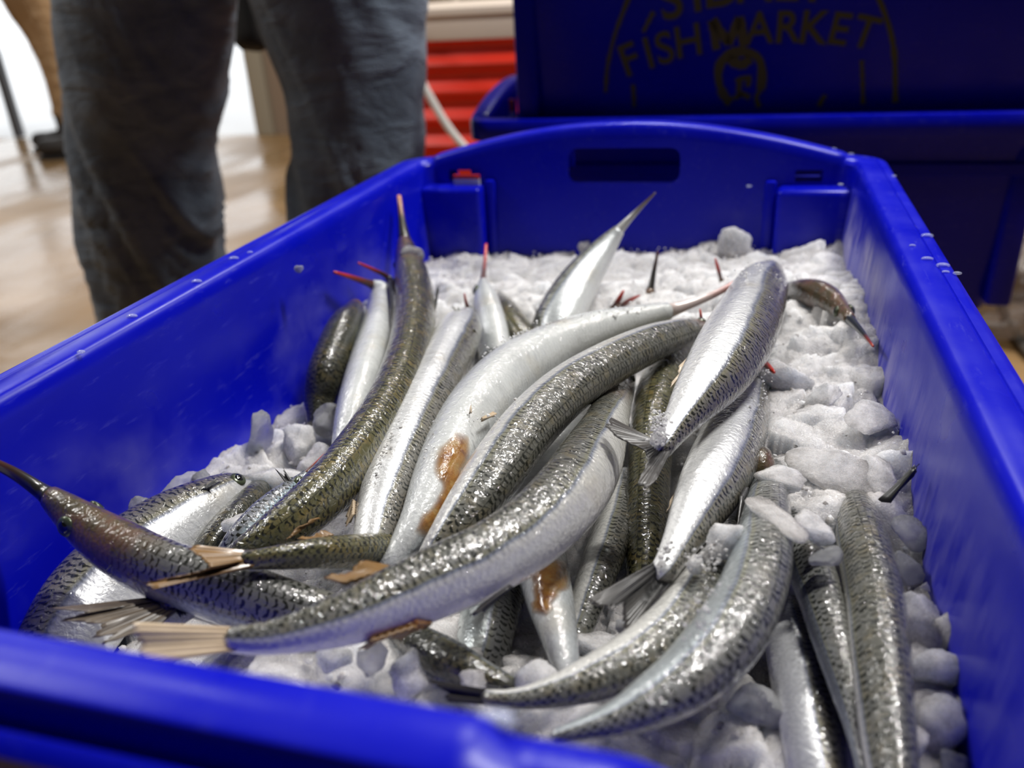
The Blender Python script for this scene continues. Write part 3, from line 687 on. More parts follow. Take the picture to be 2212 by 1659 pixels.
# ================================================================== GARFISH
def skin(name, d0, d1, side, belly, mark=1.0, gold=.5, silver=.6, markto=.42, lat=.40):
    g = G(name); uv = g.node('ShaderNodeUVMap').outputs[0]; u, v, _ = g.xyz(uv); o = g.coord()
    a = g.math('ABSOLUTE', v)
    big, fine = g.noise(o, 60, 3), g.noise(o, 700, 3, .7)
    a2 = g.math('ADD', a, g.math('MULTIPLY', g.math('SUBTRACT', big, .5), .07))
    col = g.ramp(a2, [(0, d0), (lat * .55, d0), (lat - .06, d1), (lat - .015, tuple(.8 * x + .2 * y for x, y in zip(d1, (.36, .34, .10)))), (lat + .02, tuple(.45 * x + .55 * y for x, y in zip(d1, (.2, .24, .36)))), (lat + .06, side), (.66, side), (.80, belly), (1, belly)])
    mott = g.noise(o, 130, 4, .6); col = g.mix(g.math('MULTIPLY', g.step(mott, .45, .72), gold), col, tuple(.5 * x for x in (.40, .30, .10)) , 'MIX') if gold else col
    if gold:   # keep the ochre tint on the back only
        base = g.ramp(a2, [(0, d0), (lat * .55, d0), (lat - .06, d1), (lat - .015, tuple(.8 * x + .2 * y for x, y in zip(d1, (.36, .34, .10)))), (lat + .02, tuple(.45 * x + .55 * y for x, y in zip(d1, (.2, .24, .36)))), (lat + .06, side), (.66, side), (.80, belly), (1, belly)])
        col = g.mix(g.step(a2, lat - .05, lat + .03), col, base)
    # scale edges: staggered rows of dark crescents over the back
    wob = g.math('MULTIPLY', g.math('SUBTRACT', g.noise(o, 260, 3), .5), 1.5)
    row = g.math('ADD', g.math('MULTIPLY', v, 10.0), g.math('MULTIPLY', g.math('SUBTRACT', g.noise(o, 160, 2), .5), .7)); ri = g.math('FLOOR', row); cv = g.math('SUBTRACT', g.math('SUBTRACT', row, ri), .5)
    uu = g.math('ADD', g.math('ADD', g.math('DIVIDE', u, .0029), g.math('MULTIPLY', g.math('MODULO', g.math('ABSOLUTE', ri), 2), .5)), wob); ui = g.math('FLOOR', uu); cu = g.math('SUBTRACT', g.math('SUBTRACT', uu, ui), .5)
    cmb = g.node('ShaderNodeCombineXYZ'); g.put(cmb.inputs[0], ui); g.put(cmb.inputs[1], ri); wn = g.node('ShaderNodeTexWhiteNoise', noise_dimensions='2D'); g.put(wn.inputs['Vector'], cmb.outputs[0]); rnd = wn.outputs[0]
    arc = g.math('ABSOLUTE', g.math('ADD', g.math('SUBTRACT', cu, .1), g.math('MULTIPLY', g.math('MULTIPLY', cv, cv), .7)))
    wid = g.math('ADD', .085, g.math('MULTIPLY', rnd, .22))
    m = g.math('SUBTRACT', 1, g.step(g.math('DIVIDE', arc, wid), .5, 1.15))
    m = g.math('MULTIPLY', m, g.math('SUBTRACT', 1, g.step(g.math('ABSOLUTE', cv), .34, .6)))
    m = g.math('MULTIPLY', m, g.step(rnd, .02, .15))
    m = g.math('MULTIPLY', m, g.math('ADD', g.math('MULTIPLY', g.math('SUBTRACT', 1, g.step(a2, markto - .07, markto + .03)), .78), g.math('MULTIPLY', g.math('SUBTRACT', 1, g.step(a2, markto, markto + .24)), .22)))
    # three dark dashed lines down the middle of the back
    ln = None
    for c0 in (0.0, .085):
        q = g.math('SUBTRACT', 1, g.step(g.math('ABSOLUTE', g.math('SUBTRACT', a, c0)), .004, .013)); ln = q if ln is None else g.math('MAXIMUM', ln, q)
    ln = g.math('MULTIPLY', ln, g.step(fine, .35, .55))
    m = g.math('MULTIPLY', g.math('MAXIMUM', m, g.math('MULTIPLY', ln, .8)), mark)
    col = g.mix(m, col, (.014, .015, .011))
    # faint grey chevrons, blotches and warm tints on the silver flank
    cvx = g.node('ShaderNodeCombineXYZ'); g.put(cvx.inputs[0], g.math('ADD', g.math('MULTIPLY', u, 620), g.math('MULTIPLY', a, 14))); g.put(cvx.inputs[1], g.math('MULTIPLY', v, 7.0))
    chev = g.noise(cvx.outputs[0], 1.0, 4, .7, .6)
    chn = g.math('MULTIPLY', g.math('MULTIPLY', g.step(chev, .46, .66), g.step(a, lat, lat + .1)), g.math('MULTIPLY', g.step(big, .3, .6), .38))
    col = g.mix(chn, col, (.36, .37, .38))
    blo = g.noise(o, 38, 4, .62); col = g.mix(g.math('MULTIPLY', g.math('MULTIPLY', g.step(blo, .46, .68), g.step(a2, lat - .02, lat + .06)), .42), col, tuple(.62 * x for x in belly)); col = g.mix(g.math('MULTIPLY', g.math('MULTIPLY', g.step(g.noise(o, 26, 3), .58, .74), g.step(a2, lat, lat + .1)), .35), col, (.50, .42, .26))
    # head: brown, olive and pinkish mottling
    hd = g.attr('headness'); hn = g.noise(o, 75, 4, .65)
    hcol = g.ramp(hn, [(.28, (.032, .028, .012)), (.45, (.085, .058, .026)), (.58, (.14, .07, .042)), (.72, (.085, .08, .022))])
    hm = g.math('MULTIPLY', hd, g.math('SUBTRACT', 1, g.step(a2, .5, .66)))
    col = g.mix(g.math('MULTIPLY', hm, .92), col, hcol)
    met = g.math('MULTIPLY', g.math('MULTIPLY', g.step(a2, lat - .02, lat + .06), g.math('SUBTRACT', 1, g.step(a2, .68, .84))), silver)
    h1 = g.math('SUBTRACT', g.math('MULTIPLY', fine, .5), g.math('MULTIPLY', g.math('ABSOLUTE', cu), .5)); h2 = g.noise(o, 230, 2, .5, 1.2)
    g.set(col=col, rough=.38, spec=.25, metal=met, coat=1.0, crough=.05,
          nrm=g.bump(g.math('ADD', g.math('MULTIPLY', h1, .55), g.math('MULTIPLY', h2, .45)), .5, .0011), cnrm=g.bump(h2, .9, .0011))
    return g.m
GREY = skin('garfish_skin_grey', (.105, .104, .088), (.165, .166, .15), (.66, .65, .61), (.82, .80, .75), silver=.2, gold=.32)
PALEBK = skin('garfish_skin_pale', (.15, .15, .138), (.205, .21, .20), (.46, .50, .51), (.52, .56, .55), gold=.12)
OLIVE = skin('garfish_skin_olive', (.10, .095, .045), (.14, .13, .055), (.30, .30, .21), (.5, .5, .42), gold=.8, silver=.4, markto=.6, lat=.55)
SILVER = skin('garfish_skin_silver', (.13, .12, .10), (.18, .172, .15), (.74, .745, .75), (.72, .72, .71), gold=.3, silver=.42)
WHITEB = skin('garfish_skin_white_belly', (.14, .14, .115), (.26, .27, .25), (.58, .61, .62), (.62, .635, .625), gold=.3, silver=.35)
DARKS = skin('garfish_skin_dark', (.05, .05, .036), (.085, .085, .06), (.30, .31, .30), (.5, .5, .46), gold=.4, silver=.5, markto=.5)
TEAL = skin('garfish_skin_teal', (.16, .17, .19), (.30, .40, .46), (.55, .68, .72), (.66, .7, .72), gold=0, silver=.7)
def beakmat(name, base, tip, t0=.45):
    g = G(name); a = g.attr('along'); n = g.noise(g.coord(), 130, 3)
    g.set(col=g.ramp(g.math('ADD', a, g.math('MULTIPLY', g.math('SUBTRACT', n, .5), .3)), [(t0 - .25, base), (t0, tuple((x + y) * .4 for x, y in zip(base, tip))), (t0 + .35, tip)]), rough=.3, coat=.6, crough=.1); return g.m
BK_RED = beakmat('beak_red', (.09, .03, .022), (.55, .035, .02)); BK_DARK = beakmat('beak_dark', (.03, .028, .024), (.10, .03, .02), .7); BK_ORG = beakmat('beak_orange_tip', (.035, .03, .016), (.60, .22, .09), .72)
BK_PINK = beakmat('beak_pinkish', (.60, .50, .47), (.45, .05, .03), .55); BK_REDTIP = beakmat('beak_dark_red_tip', (.022, .026, .028), (.5, .06, .03), .85); BK_GREY = beakmat('beak_grey', (.5, .5, .47), (.16, .10, .06), .5)
def finmat(name, c0, c1, alpha=.82):
    g = G(name); a, s = g.attr('along'), g.attr('across'); o = g.coord()
    st = g.math('SINE', g.math('MULTIPLY', s, 150)); n = g.noise(o, 120, 3)
    c = g.mix(g.math('ADD', g.math('MULTIPLY', st, .22), g.math('MULTIPLY', n, .6), clamp=True), c0, c1); c = g.mix(g.math('MULTIPLY', a, .55), c, tuple(x * .8 for x in c1))
    g.set(col=c, rough=.35, coat=.25, crough=.15, alpha=g.math('SUBTRACT', 1, g.math('MULTIPLY', g.math('MULTIPLY', a, a), 1 - alpha)), nrm=g.bump(st, .35, .0006)); return g.m
FIN_TAN = finmat('fin_tan', (.42, .31, .20), (.85, .69, .50)); FIN_BRN = finmat('fin_brown', (.05, .042, .034), (.22, .17, .12)); FIN_ORG = finmat('fin_orange', (.13, .07, .02), (.36, .19, .055)); FIN_GREY = finmat('fin_grey', (.022, .023, .027), (.10, .09, .08), .88)
FIN_DARK = finmat('fin_dark', (.012, .013, .015), (.06, .06, .06), .95); FIN_PALE = finmat('fin_pale', (.35, .36, .34), (.45, .45, .40), .8)
EYE = plain('eye_black', (.006, .007, .008), .06, coat=1.0); EYER = plain('eye_silver_ring', (.07, .085, .05), .25, metal=.3)
GUT = G('gut_stain'); n_ = GUT.noise(GUT.coord(), 160, 4, .6); GUT.set(col=GUT.ramp(n_, [(.3, (.40, .26, .09)), (.5, (.34, .15, .025)), (.68, (.16, .045, .012))]), rough=.15, coat=1.0, crough=.05, nrm=GUT.bump(n_, .6, .002), alpha=GUT.ramp(GUT.attr('along'), [(.0, 1.0), (.55, .75), (1, 0.0)])); GUT = GUT.m

def float_attr(me, name, vals):
    a = me.attributes.new(name, 'FLOAT', 'POINT'); a.data.foreach_set('value', np.asarray(vals, dtype=np.float32))
def shell(name, Q, D, Bv, rd, rl, mat, parent, org, head=0, k=36, cap=(True, True)):
    "loft: centre Q, dorsal axis D, lateral axis Bv, half sizes rd / rl; uv = (metres along, signed angle / pi from the back)"
    n = len(Q); V = []; U = []; s = np.r_[0, np.cumsum(np.linalg.norm(np.diff(Q, axis=0), axis=1))]
    th = np.linspace(-math.pi, math.pi, k + 1)
    for i in range(n):
        for q in th[:-1]:
            cd = math.cos(q); shp = 1 + .05 * math.cos(2 * q)
            V.append(Q[i] - org + D[i] * rd[i] * cd * shp + Bv[i] * rl[i] * math.sin(q))
    Fc = []; uvs = []
    for i in range(n - 1):
        for j in range(k):
            Fc.append((i * k + j, i * k + (j + 1) % k, (i + 1) * k + (j + 1) % k, (i + 1) * k + j))
            a, b = th[j] / math.pi, th[j + 1] / math.pi; uvs += [(s[i], a), (s[i], b), (s[i + 1], b), (s[i + 1], a)]
    T0, T1 = Q[0] - Q[1], Q[-1] - Q[-2]; T0 = T0 / (np.linalg.norm(T0) + 1e-9); T1 = T1 / (np.linalg.norm(T1) + 1e-9)
    V.append(Q[0] - org + T0 * min(rd[0], .006) * .8); V.append(Q[-1] - org + T1 * min(rd[-1], .006) * .8); a0, a1 = len(V) - 2, len(V) - 1
    for j in range(k):
        a, b = th[j] / math.pi, th[j + 1] / math.pi
        Fc.append((a0, (j + 1) % k, j)); uvs += [(0, (a + b) / 2), (s[0], b), (s[0], a)]
        Fc.append((a1, (n - 1) * k + j, (n - 1) * k + (j + 1) % k)); uvs += [(s[-1], (a + b) / 2), (s[-1], a), (s[-1], b)]
    me = bpy.data.meshes.new(name); me.from_pydata([tuple(map(float, v)) for v in V], [], Fc); me.update()
    l = me.uv_layers.new(name='UVMap'); l.data.foreach_set('uv', np.array(uvs, dtype=np.float32).ravel())
    al = np.r_[np.repeat(1 - s / s[-1], k), 1, 0]; float_attr(me, 'along', al)
    hn = np.clip(1 - (s - head * .75) / max(head * .4, 1e-4), 0, 1) if head else np.zeros(n)
    float_attr(me, 'headness', np.r_[np.repeat(hn, k), hn[0], hn[-1]])
    return link(name, me, mat, parent, True)
def fan(name, a, b, ta, tb, notch, mat, parent, org, n=26, m=12, th=.0007, ragged=.12, tips=None, curl=0.0):
    "ray fin between the base line a-b and the tips ta-tb, forked by notch (0..1), ridged by its rays and torn at the edge"
    if tips is not None: tips = np.array(tips); ta, tb, notch, ragged = tips[0], tips[-1], 0, .07
    V, A, S, Fc = [], [], [], []; a, b, ta, tb = map(np.array, (a, b, ta, tb)); nm = np.cross(ta - a, tb - a); nm = nm / (np.linalg.norm(nm) + 1e-9)
    if np.dot(nm, CAM - a) < 0: nm = -nm
    R = [1 - notch * (1 - abs(2 * i / n - 1) ** 1.25) - ragged * random.random() * (.35 + (i % 2)) for i in range(n + 1)]
    for side in (1, -1):
        for i in range(n + 1):
            s = i / n; p0 = a + (b - a) * s; p1 = ta + (tb - ta) * s if tips is None else np.array([np.interp(s, np.linspace(0, 1, len(tips)), tips[:, q]) for q in range(3)])
            for j in range(m + 1):
                f = j / m * R[i]; e = .5 + .5 * math.cos(i * math.pi)
                mid = p0 + (p1 - p0) * f + nm * (curl * math.sin(f * math.pi) * .01 + .0007 * (e - .5) * (1 - .3 * f) + .0012 * math.sin(s * 9) * f)
                V.append(mid - org + nm * side * th * (1 - .75 * f)); A.append(f); S.append(s)
    q = (n + 1) * (m + 1)
    for i in range(n):
        for j in range(m):
            w0, w1, w2, w3 = i * (m + 1) + j, (i + 1) * (m + 1) + j, (i + 1) * (m + 1) + j + 1, i * (m + 1) + j + 1
            Fc.append((w0, w1, w2, w3)); Fc.append((q + w3, q + w2, q + w1, q + w0))
    rim = [i * (m + 1) for i in range(n + 1)] + [n * (m + 1) + j for j in range(1, m + 1)] + [i * (m + 1) + m for i in range(n - 1, -1, -1)] + [j for j in range(m - 1, 0, -1)]
    for i in range(len(rim)):
        x, y = rim[i], rim[(i + 1) % len(rim)]; Fc.append((x, q + x, q + y, y))
    me = bpy.data.meshes.new(name); me.from_pydata([tuple(map(float, v)) for v in V], [], Fc); me.update(); float_attr(me, 'along', A); float_attr(me, 'across', S)
    return link(name, me, mat, parent, True)
def eye(p, nrm, r, parent, org):
    nrm = Vector(nrm).normalized(); M = Matrix.Translation(Vector(p - org)) @ nrm.to_track_quat('Z', 'Y').to_matrix().to_4x4()
    bm = bmesh.new(); bmesh.ops.create_uvsphere(bm, u_segments=20, v_segments=12, radius=1, matrix=M @ Matrix.Diagonal((r, r, r * .42, 1))); e = bm_obj('eye', bm, EYER, parent, True)
    bm = bmesh.new(); bmesh.ops.create_uvsphere(bm, u_segments=18, v_segments=10, radius=1, matrix=M @ Matrix.Translation((0, 0, r * .16)) @ Matrix.Diagonal((r * .66, r * .66, r * .36, 1))); bm_obj('pupil', bm, EYE, e, True)

FROST = []
def garfish(label, path, roll, side, mat, beak=0, bmat=None, tail=None, head=.05, eyes=None, fins=(), flat=.86, n=64, group='garfish on the ice', scale=.95, gill=False):
    """path: (px, py, z, half width px) from the snout to the tail; the first `beak` stations belong to the beak.
    roll: degrees between the back and the line of sight, side: +1 the back lies right of the head-to-tail direction, -1 left of it"""
    P = [];
    for px, py, z, hw in path:
        p = PZ(px, py, z); P.append((*p, hw * depth(p) / F * scale))
    Q = catmull(P, n); X, R = Q[:, :3], np.maximum(Q[:, 3], .0006)
    T = np.gradient(X, axis=0); T /= np.linalg.norm(T, axis=1)[:, None]
    Vw = CAM - X; Vw /= np.linalg.norm(Vw, axis=1)[:, None]; Vw -= T * (Vw * T).sum(1)[:, None]; Vw /= np.linalg.norm(Vw, axis=1)[:, None]
    Rt = np.cross(T, Vw); rr = np.radians(roll if np.isscalar(roll) else np.interp(np.linspace(0, 1, n), np.linspace(0, 1, len(roll)), roll))
    D = np.cos(rr)[:, None] * Vw + side * np.sin(rr)[:, None] * Rt if not np.isscalar(rr) else math.cos(rr) * Vw + side * math.sin(rr) * Rt
    B = np.cross(T, D)
    seen = np.abs(np.sin(rr)) if not np.isscalar(rr) else np.full(n, abs(math.sin(rr)))
    rd = R * (1.06 * seen + (1 / flat) * (1 - seen)); rl = R * (flat * 1.06 * seen + 1.0 * (1 - seen))
    root = empty('garfish', tuple(X[n // 2])); tag(root, label, 'fish', group); org = X[n // 2]
    cut = 0
    if beak:
        bl = sum(np.linalg.norm(np.array(P[i + 1][:3]) - np.array(P[i][:3])) for i in range(beak)); s = np.r_[0, np.cumsum(np.linalg.norm(np.diff(X, axis=0), axis=1))]
        cut = int(np.searchsorted(s, bl)); cut = min(max(cut, 2), n - 8)
        shell('beak', X[:cut + 1], D[:cut + 1], B[:cut + 1], rd[:cut + 1] * .8, rl[:cut + 1] * .9, bmat, root, org, 0, 14)
    shell('body', X[cut:], D[cut:], B[cut:], rd[cut:], rl[cut:], mat, root, org, head, 36)
    if eyes is not None:
        f, er = eyes; i = cut + int((n - cut) * f)
        for sg in (1, -1):
            q = math.radians(72); dr = D[i] * math.cos(q) + sg * B[i] * math.sin(q)
            eye(X[i] + D[i] * rd[i] * math.cos(q) * .97 + sg * B[i] * rl[i] * math.sin(q) * .96, dr, er, root, org)
    if tail:
        fm, tp = tail[0], [PZ(*q) for q in tail[1:]]; e = X[-1] - T[-1] * .004; w_ = R[-1]
        ax = (tp[0] - tp[-1]); ax -= T[-1] * np.dot(ax, T[-1]); ax /= np.linalg.norm(ax)
        fan('tail_fin', e + ax * w_ * .9, e - ax * w_ * .9, tp[0], tp[-1], 0, fm, root, org, 36, 14, tips=tp)
    for nm, a, b, c, d, nt, fm in fins: fan(nm, PZ(*a), PZ(*b), PZ(*c), PZ(*d), nt, fm, root, org, 12, 8)
    return root, X, D, B, rd, rl, org
from mathutils.bvhtree import BVHTree
def gut(fr, pts, h):
    "wet gut smear: a thin mound laid on the skin of the fish, following pixel stations (px, py, half width px)"
    root, org = fr[0], fr[6]; body = [c for c in root.children if c.name.startswith('body')][0]
    bv = BVHTree.FromPolygons([v.co + Vector(org) for v in body.data.vertices], [tuple(p.vertices) for p in body.data.polygons])
    Q = catmull([(x, y, 0, w_) for x, y, w_ in pts], 30); V, Fc, A = [], [], []; k = 13; T = np.gradient(Q[:, :2], axis=0); last = None
    jit = 1 + .5 * vnoise(np.arange(30) * .45, np.zeros(30), 4)
    for i in range(30):
        t = T[i] / np.linalg.norm(T[i]); r = np.array([-t[1], t[0]])
        for j in range(k):
            q = 2 * j / (k - 1) - 1; x, y = Q[i, :2] + r * q * Q[i, 3] * jit[i]; e = max(abs(q), abs(2 * i / 29 - 1) ** 3)
            d = ray(x, y); hit, nr, _, _ = bv.ray_cast(Vector(CAM), Vector(d).normalized())
            if hit is None:
                hit, nr, _, _ = bv.find_nearest(Vector(PZ(x, y, .0)) if last is None else last[0])
            last = (hit, nr); V.append(np.array(hit) - org + np.array(nr) * (h * (1 - e * e) + .00015)); A.append(e)
    for i in range(29):
        for j in range(k - 1): Fc.append((i * k + j, i * k + j + 1, (i + 1) * k + j + 1, (i + 1) * k + j))
    me = bpy.data.meshes.new('gut_smear'); me.from_pydata([tuple(map(float, v)) for v in V], [], Fc); me.update(); float_attr(me, 'along', A)
    o = link('gut_smear', me, GUT, root, True); o['label'] = 'brown gut smear'

# ---- top layer
f1_ = garfish('largest garfish lying across the front, grey scaled back above a silver white flank',
        [(1352, 800, -.072, 24), (1342, 838, -.066, 32), (1324, 880, -.060, 41), (1304, 932, -.053, 52), (1277, 992, -.047, 68), (1232, 1064, -.041, 76), (1155, 1142, -.039, 76), (1060, 1204, -.038, 75), (960, 1250, -.037, 74), (850, 1297, -.036, 68), (740, 1338, -.034, 55), (640, 1366, -.033, 42), (560, 1380, -.032, 33), (500, 1380, -.031, 28)],
        [30, 48, 72, 80, 80, 78, 76], 1, GREY, tail=(FIN_TAN, (286, 1344, -.024), (282, 1366, -.025), (300, 1386, -.027), (294, 1406, -.029), (316, 1436, -.031)), head=.075, eyes=(.10, .0035),
        fins=[('dorsal_fin', (850, 1228, -.030), (740, 1262, -.029), (790, 1212, -.030), (700, 1252, -.030), .1, FIN_ORG), ('anal_fin', (900, 1352, -.040), (800, 1385, -.038), (880, 1372, -.046), (770, 1400, -.045), .15, FIN_ORG), ('pelvic_fin', (1105, 1265, -.042), (1090, 1276, -.043), (1010, 1330, -.045), (1040, 1318, -.046), .1, FIN_GREY)])
f2_ = garfish('brown headed garfish at far left with a long beak over the crate wall',
        [(-40, 988, -.010, 13), (30, 1022, -.021, 16), (85, 1058, -.030, 21), (110, 1076, -.032, 27), (150, 1108, -.036, 40), (200, 1146, -.041, 53), (265, 1188, -.046, 64), (340, 1226, -.050, 69), (430, 1258, -.054, 72), (530, 1292, -.058, 74), (640, 1328, -.064, 72), (760, 1352, -.072, 60), (860, 1362, -.08, 40)],
        [34, 32, 30, 30], -1, PALEBK, beak=3, bmat=BK_DARK, head=.058, eyes=(.13, .0042),
        fins=[('pectoral_fin', (352, 1282, -.058), (376, 1296, -.058), (392, 1338, -.062), (412, 1330, -.062), .1, FIN_DARK)])
garfish('long olive backed garfish left of centre, orange tipped beak raised against the rear wall',
        [(862, 424, -.012, 6), (867, 470, -.026, 9), (874, 520, -.040, 17), (880, 555, -.048, 28), (890, 600, -.053, 40), (897, 660, -.056, 46), (890, 740, -.057, 52), (868, 820, -.057, 57), (826, 905, -.057, 60), (772, 985, -.057, 63), (708, 1058, -.057, 62), (635, 1122, -.058, 56), (560, 1172, -.060, 42), (500, 1200, -.064, 22)],
        [4, 4, 8, 16, 22, 24], 1, OLIVE, beak=2, bmat=BK_ORG, head=.055, eyes=(.10, .003),
        fins=[('pectoral_fin', (846, 690, -.056), (850, 660, -.055), (838, 592, -.052), (846, 600, -.052), .1, FIN_DARK), ('pectoral_fin', (940, 680, -.056), (938, 662, -.056), (952, 606, -.052), (944, 610, -.052), .2, FIN_DARK), ('dorsal_fin', (690, 1118, -.046), (640, 1150, -.047), (668, 1122, -.044), (612, 1166, -.046), .1, FIN_ORG)])
garfish('garfish with only its brown tail end showing, orange fin over the brown head at left',
        [(900, 1195, -.085, 40), (820, 1192, -.070, 44), (750, 1193, -.056, 40), (680, 1196, -.047, 36), (610, 1203, -.042, 29), (560, 1208, -.040, 24), (528, 1210, -.039, 22)],
        30, 1, OLIVE, tail=(FIN_ORG, (420, 1178, -.031), (404, 1190, -.031), (432, 1208, -.031), (455, 1222, -.0315), (390, 1244, -.032), (305, 1266, -.0325), (330, 1276, -.0325)), head=0, fins=[('dorsal_fin', (720, 1158, -.048), (660, 1168, -.044), (700, 1146, -.046), (640, 1166, -.044), .1, FIN_ORG)])
garfish('dark scaled garfish in the very centre running diagonally up to the right',
        [(1528, 700, -.058, 9), (1500, 710, -.054, 24), (1462, 722, -.050, 36), (1400, 744, -.046, 45), (1310, 788, -.043, 53), (1222, 845, -.042, 60), (1146, 918, -.043, 65), (1080, 1004, -.045, 66), (1022, 1085, -.048, 58), (965, 1162, -.053, 44), (920, 1220, -.060, 30)],
        [20, 22, 26, 34, 38], -1, GREY, head=.028, eyes=(.05, .0026))
f7_ = garfish('white bellied garfish behind the central one with brown stains, pink beak at upper right',
        [(1640, 582, -.038, 5), (1600, 604, -.042, 8), (1555, 630, -.047, 9), (1510, 650, -.051, 11), (1460, 667, -.054, 17), (1390, 688, -.057, 32), (1290, 718, -.059, 50), (1190, 760, -.060, 64), (1105, 816, -.060, 76), (1042, 882, -.059, 80), (992, 958, -.059, 76), (948, 1045, -.060, 66), (905, 1125, -.062, 46), (862, 1190, -.066, 30), (830, 1235, -.07, 22)],
        [150, 158, 164, 168], -1, WHITEB, beak=4, bmat=BK_PINK, head=0,
        fins=[('pelvic_fin', (1012, 850, -.043), (1010, 872, -.043), (1016, 895, -.039), (1017, 897, -.039), .1, FIN_TAN), ('pelvic_fin', (1064, 892, -.044), (1072, 896, -.044), (1036, 908, -.040), (1037, 910, -.040), .1, FIN_TAN)])
f9_ = garfish('ice topped silver garfish at upper right, tail fin pointing down to the centre',
        [(1662, 588, -.050, 30), (1645, 615, -.040, 52), (1622, 670, -.034, 66), (1588, 740, -.031, 74), (1548, 805, -.030, 68), (1505, 862, -.030, 52), (1470, 910, -.031, 36), (1443, 948, -.032, 27), (1425, 972, -.033, 24)],
        [72, 74, 76, 80], -1, SILVER, tail=(FIN_GREY, (1318, 902, -.028), (1306, 926, -.028), (1330, 948, -.029), (1392, 968, -.030), (1400, 990, -.031), (1376, 1045, -.033), (1392, 1066, -.034), (1414, 1046, -.034)), head=0,
        fins=[('anal_fin', (1495, 765, -.034), (1468, 815, -.035), (1470, 790, -.036), (1448, 842, -.037), .1, FIN_TAN)])
garfish('silver garfish just below the ice topped one, forked grey tail at its lower end',
        [(1650, 780, -.075, 16), (1628, 835, -.066, 34), (1604, 900, -.060, 54), (1572, 975, -.057, 68), (1535, 1050, -.055, 66), (1500, 1115, -.054, 52), (1470, 1170, -.053, 38), (1447, 1212, -.052, 30), (1430, 1240, -.052, 27)],
        [92, 96, 98, 96], -1, SILVER, tail=(FIN_GREY, (1264, 1296, -.046), (1284, 1314, -.047), (1325, 1312, -.049), (1352, 1300, -.051), (1342, 1345, -.056), (1350, 1378, -.060), (1378, 1340, -.060)), head=0,
        fins=[('anal_fin', (1482, 1030, -.056), (1452, 1090, -.056), (1462, 1050, -.055), (1436, 1108, -.056), .1, FIN_TAN), ('pelvic_fin', (1555, 885, -.055), (1545, 900, -.055), (1520, 930, -.055), (1528, 934, -.055), .1, FIN_TAN)])
garfish('large curved scaled garfish at lower right of centre with its head under the ice slab',
        [(1668, 1020, -.072, 30), (1658, 1075, -.060, 46), (1652, 1140, -.053, 58), (1640, 1220, -.049, 70), (1612, 1300, -.047, 76), (1562, 1385, -.046, 80), (1490, 1460, -.046, 72), (1410, 1515, -.046, 58), (1335, 1552, -.047, 40), (1270, 1572, -.048, 26), (1200, 1590, -.05, 16)],
        [34, 38, 42, 44], -1, PALEBK, head=0, fins=[('pectoral_fin', (1602, 1072, -.054), (1612, 1052, -.054), (1588, 1150, -.060), (1598, 1120, -.060), .1, FIN_GREY)])
garfish('curved grey garfish left of the large curved one, its tail at the front rim',
        [(1590, 1130, -.085, 30), (1560, 1190, -.072, 48), (1520, 1265, -.064, 62), (1462, 1345, -.060, 64), (1385, 1412, -.058, 62), (1300, 1458, -.057, 54), (1220, 1488, -.056, 40), (1150, 1505, -.056, 28), (1095, 1510, -.056, 21), (1050, 1506, -.056, 18)],
        [36, 38, 40, 34], -1, GREY, tail=(FIN_GREY, (920, 1466, -.054), (950, 1488, -.055), (965, 1496, -.056), (960, 1515, -.058)), head=0)
garfish('silver garfish left of the white bellied one, dark scaled strip along its right edge',
        [(1010, 684, -.066, 24), (995, 712, -.064, 44), (966, 770, -.062, 52), (934, 832, -.060, 57), (893, 920, -.060, 60), (858, 1005, -.061, 60), (829, 1085, -.063, 54), (806, 1170, -.066, 42), (794, 1235, -.071, 32)],
        [84, 82, 80, 80], -1, SILVER, head=0, fins=[('pectoral_fin', (1028, 716, -.058), (1005, 700, -.058), (972, 660, -.052), (992, 664, -.052), .1, FIN_PALE), ('pelvic_fin', (766, 1080, -.06), (764, 1110, -.06), (752, 1118, -.064), (750, 1140, -.064), .1, FIN_TAN)])
garfish('small silver headed garfish with a red upright beak behind the silver one',
        [(1050, 528, -.052, 4), (1047, 570, -.060, 5), (1043, 606, -.066, 9), (1044, 628, -.070, 20), (1050, 660, -.075, 31), (1062, 715, -.082, 37), (1072, 780, -.092, 38)],
        [120, 130, 140], 1, WHITEB, beak=2, bmat=BK_RED, head=0, eyes=(.16, .0042))
garfish('pale pointed head rising from the ice near the rear wall, thin grey beak',
        [(1416, 416, -.002, 2), (1380, 452, -.016, 6), (1342, 492, -.030, 12), (1310, 530, -.042, 24), (1275, 575, -.054, 36), (1238, 630, -.066, 46), (1208, 690, -.078, 52), (1190, 750, -.092, 50)],
        [120, 118, 115], 1, WHITEB, beak=2, bmat=BK_GREY, head=0, eyes=None,
        fins=[('pectoral_fin', (1160, 700, -.076), (1172, 672, -.074), (1152, 690, -.07), (1168, 652, -.068), .1, FIN_DARK)])
garfish('brown buried head with a dark red tipped beak on the ice at upper right',
        [(1886, 748, -.040, 3), (1862, 718, -.043, 8), (1838, 692, -.046, 13), (1818, 672, -.049, 22), (1790, 652, -.052, 35), (1758, 640, -.056, 38), (1725, 638, -.066, 34), (1690, 640, -.08, 26)],
        [40, 40, 40], 1, DARKS, beak=2, bmat=BK_REDTIP, head=.09, eyes=(.12, .0035))
garfish('thin grey garfish with a yellow lower edge between the two scaled right hand ones',
        [(1690, 1085, -.085, 34), (1716, 1135, -.074, 46), (1745, 1210, -.068, 52), (1775, 1300, -.066, 50), (1800, 1390, -.065, 44), (1825, 1480, -.065, 36), (1845, 1560, -.066, 26), (1860, 1640, -.068, 16), (1868, 1700, -.07, 12)],
        [26, 34, 40, 46], -1, PALEBK, head=0)
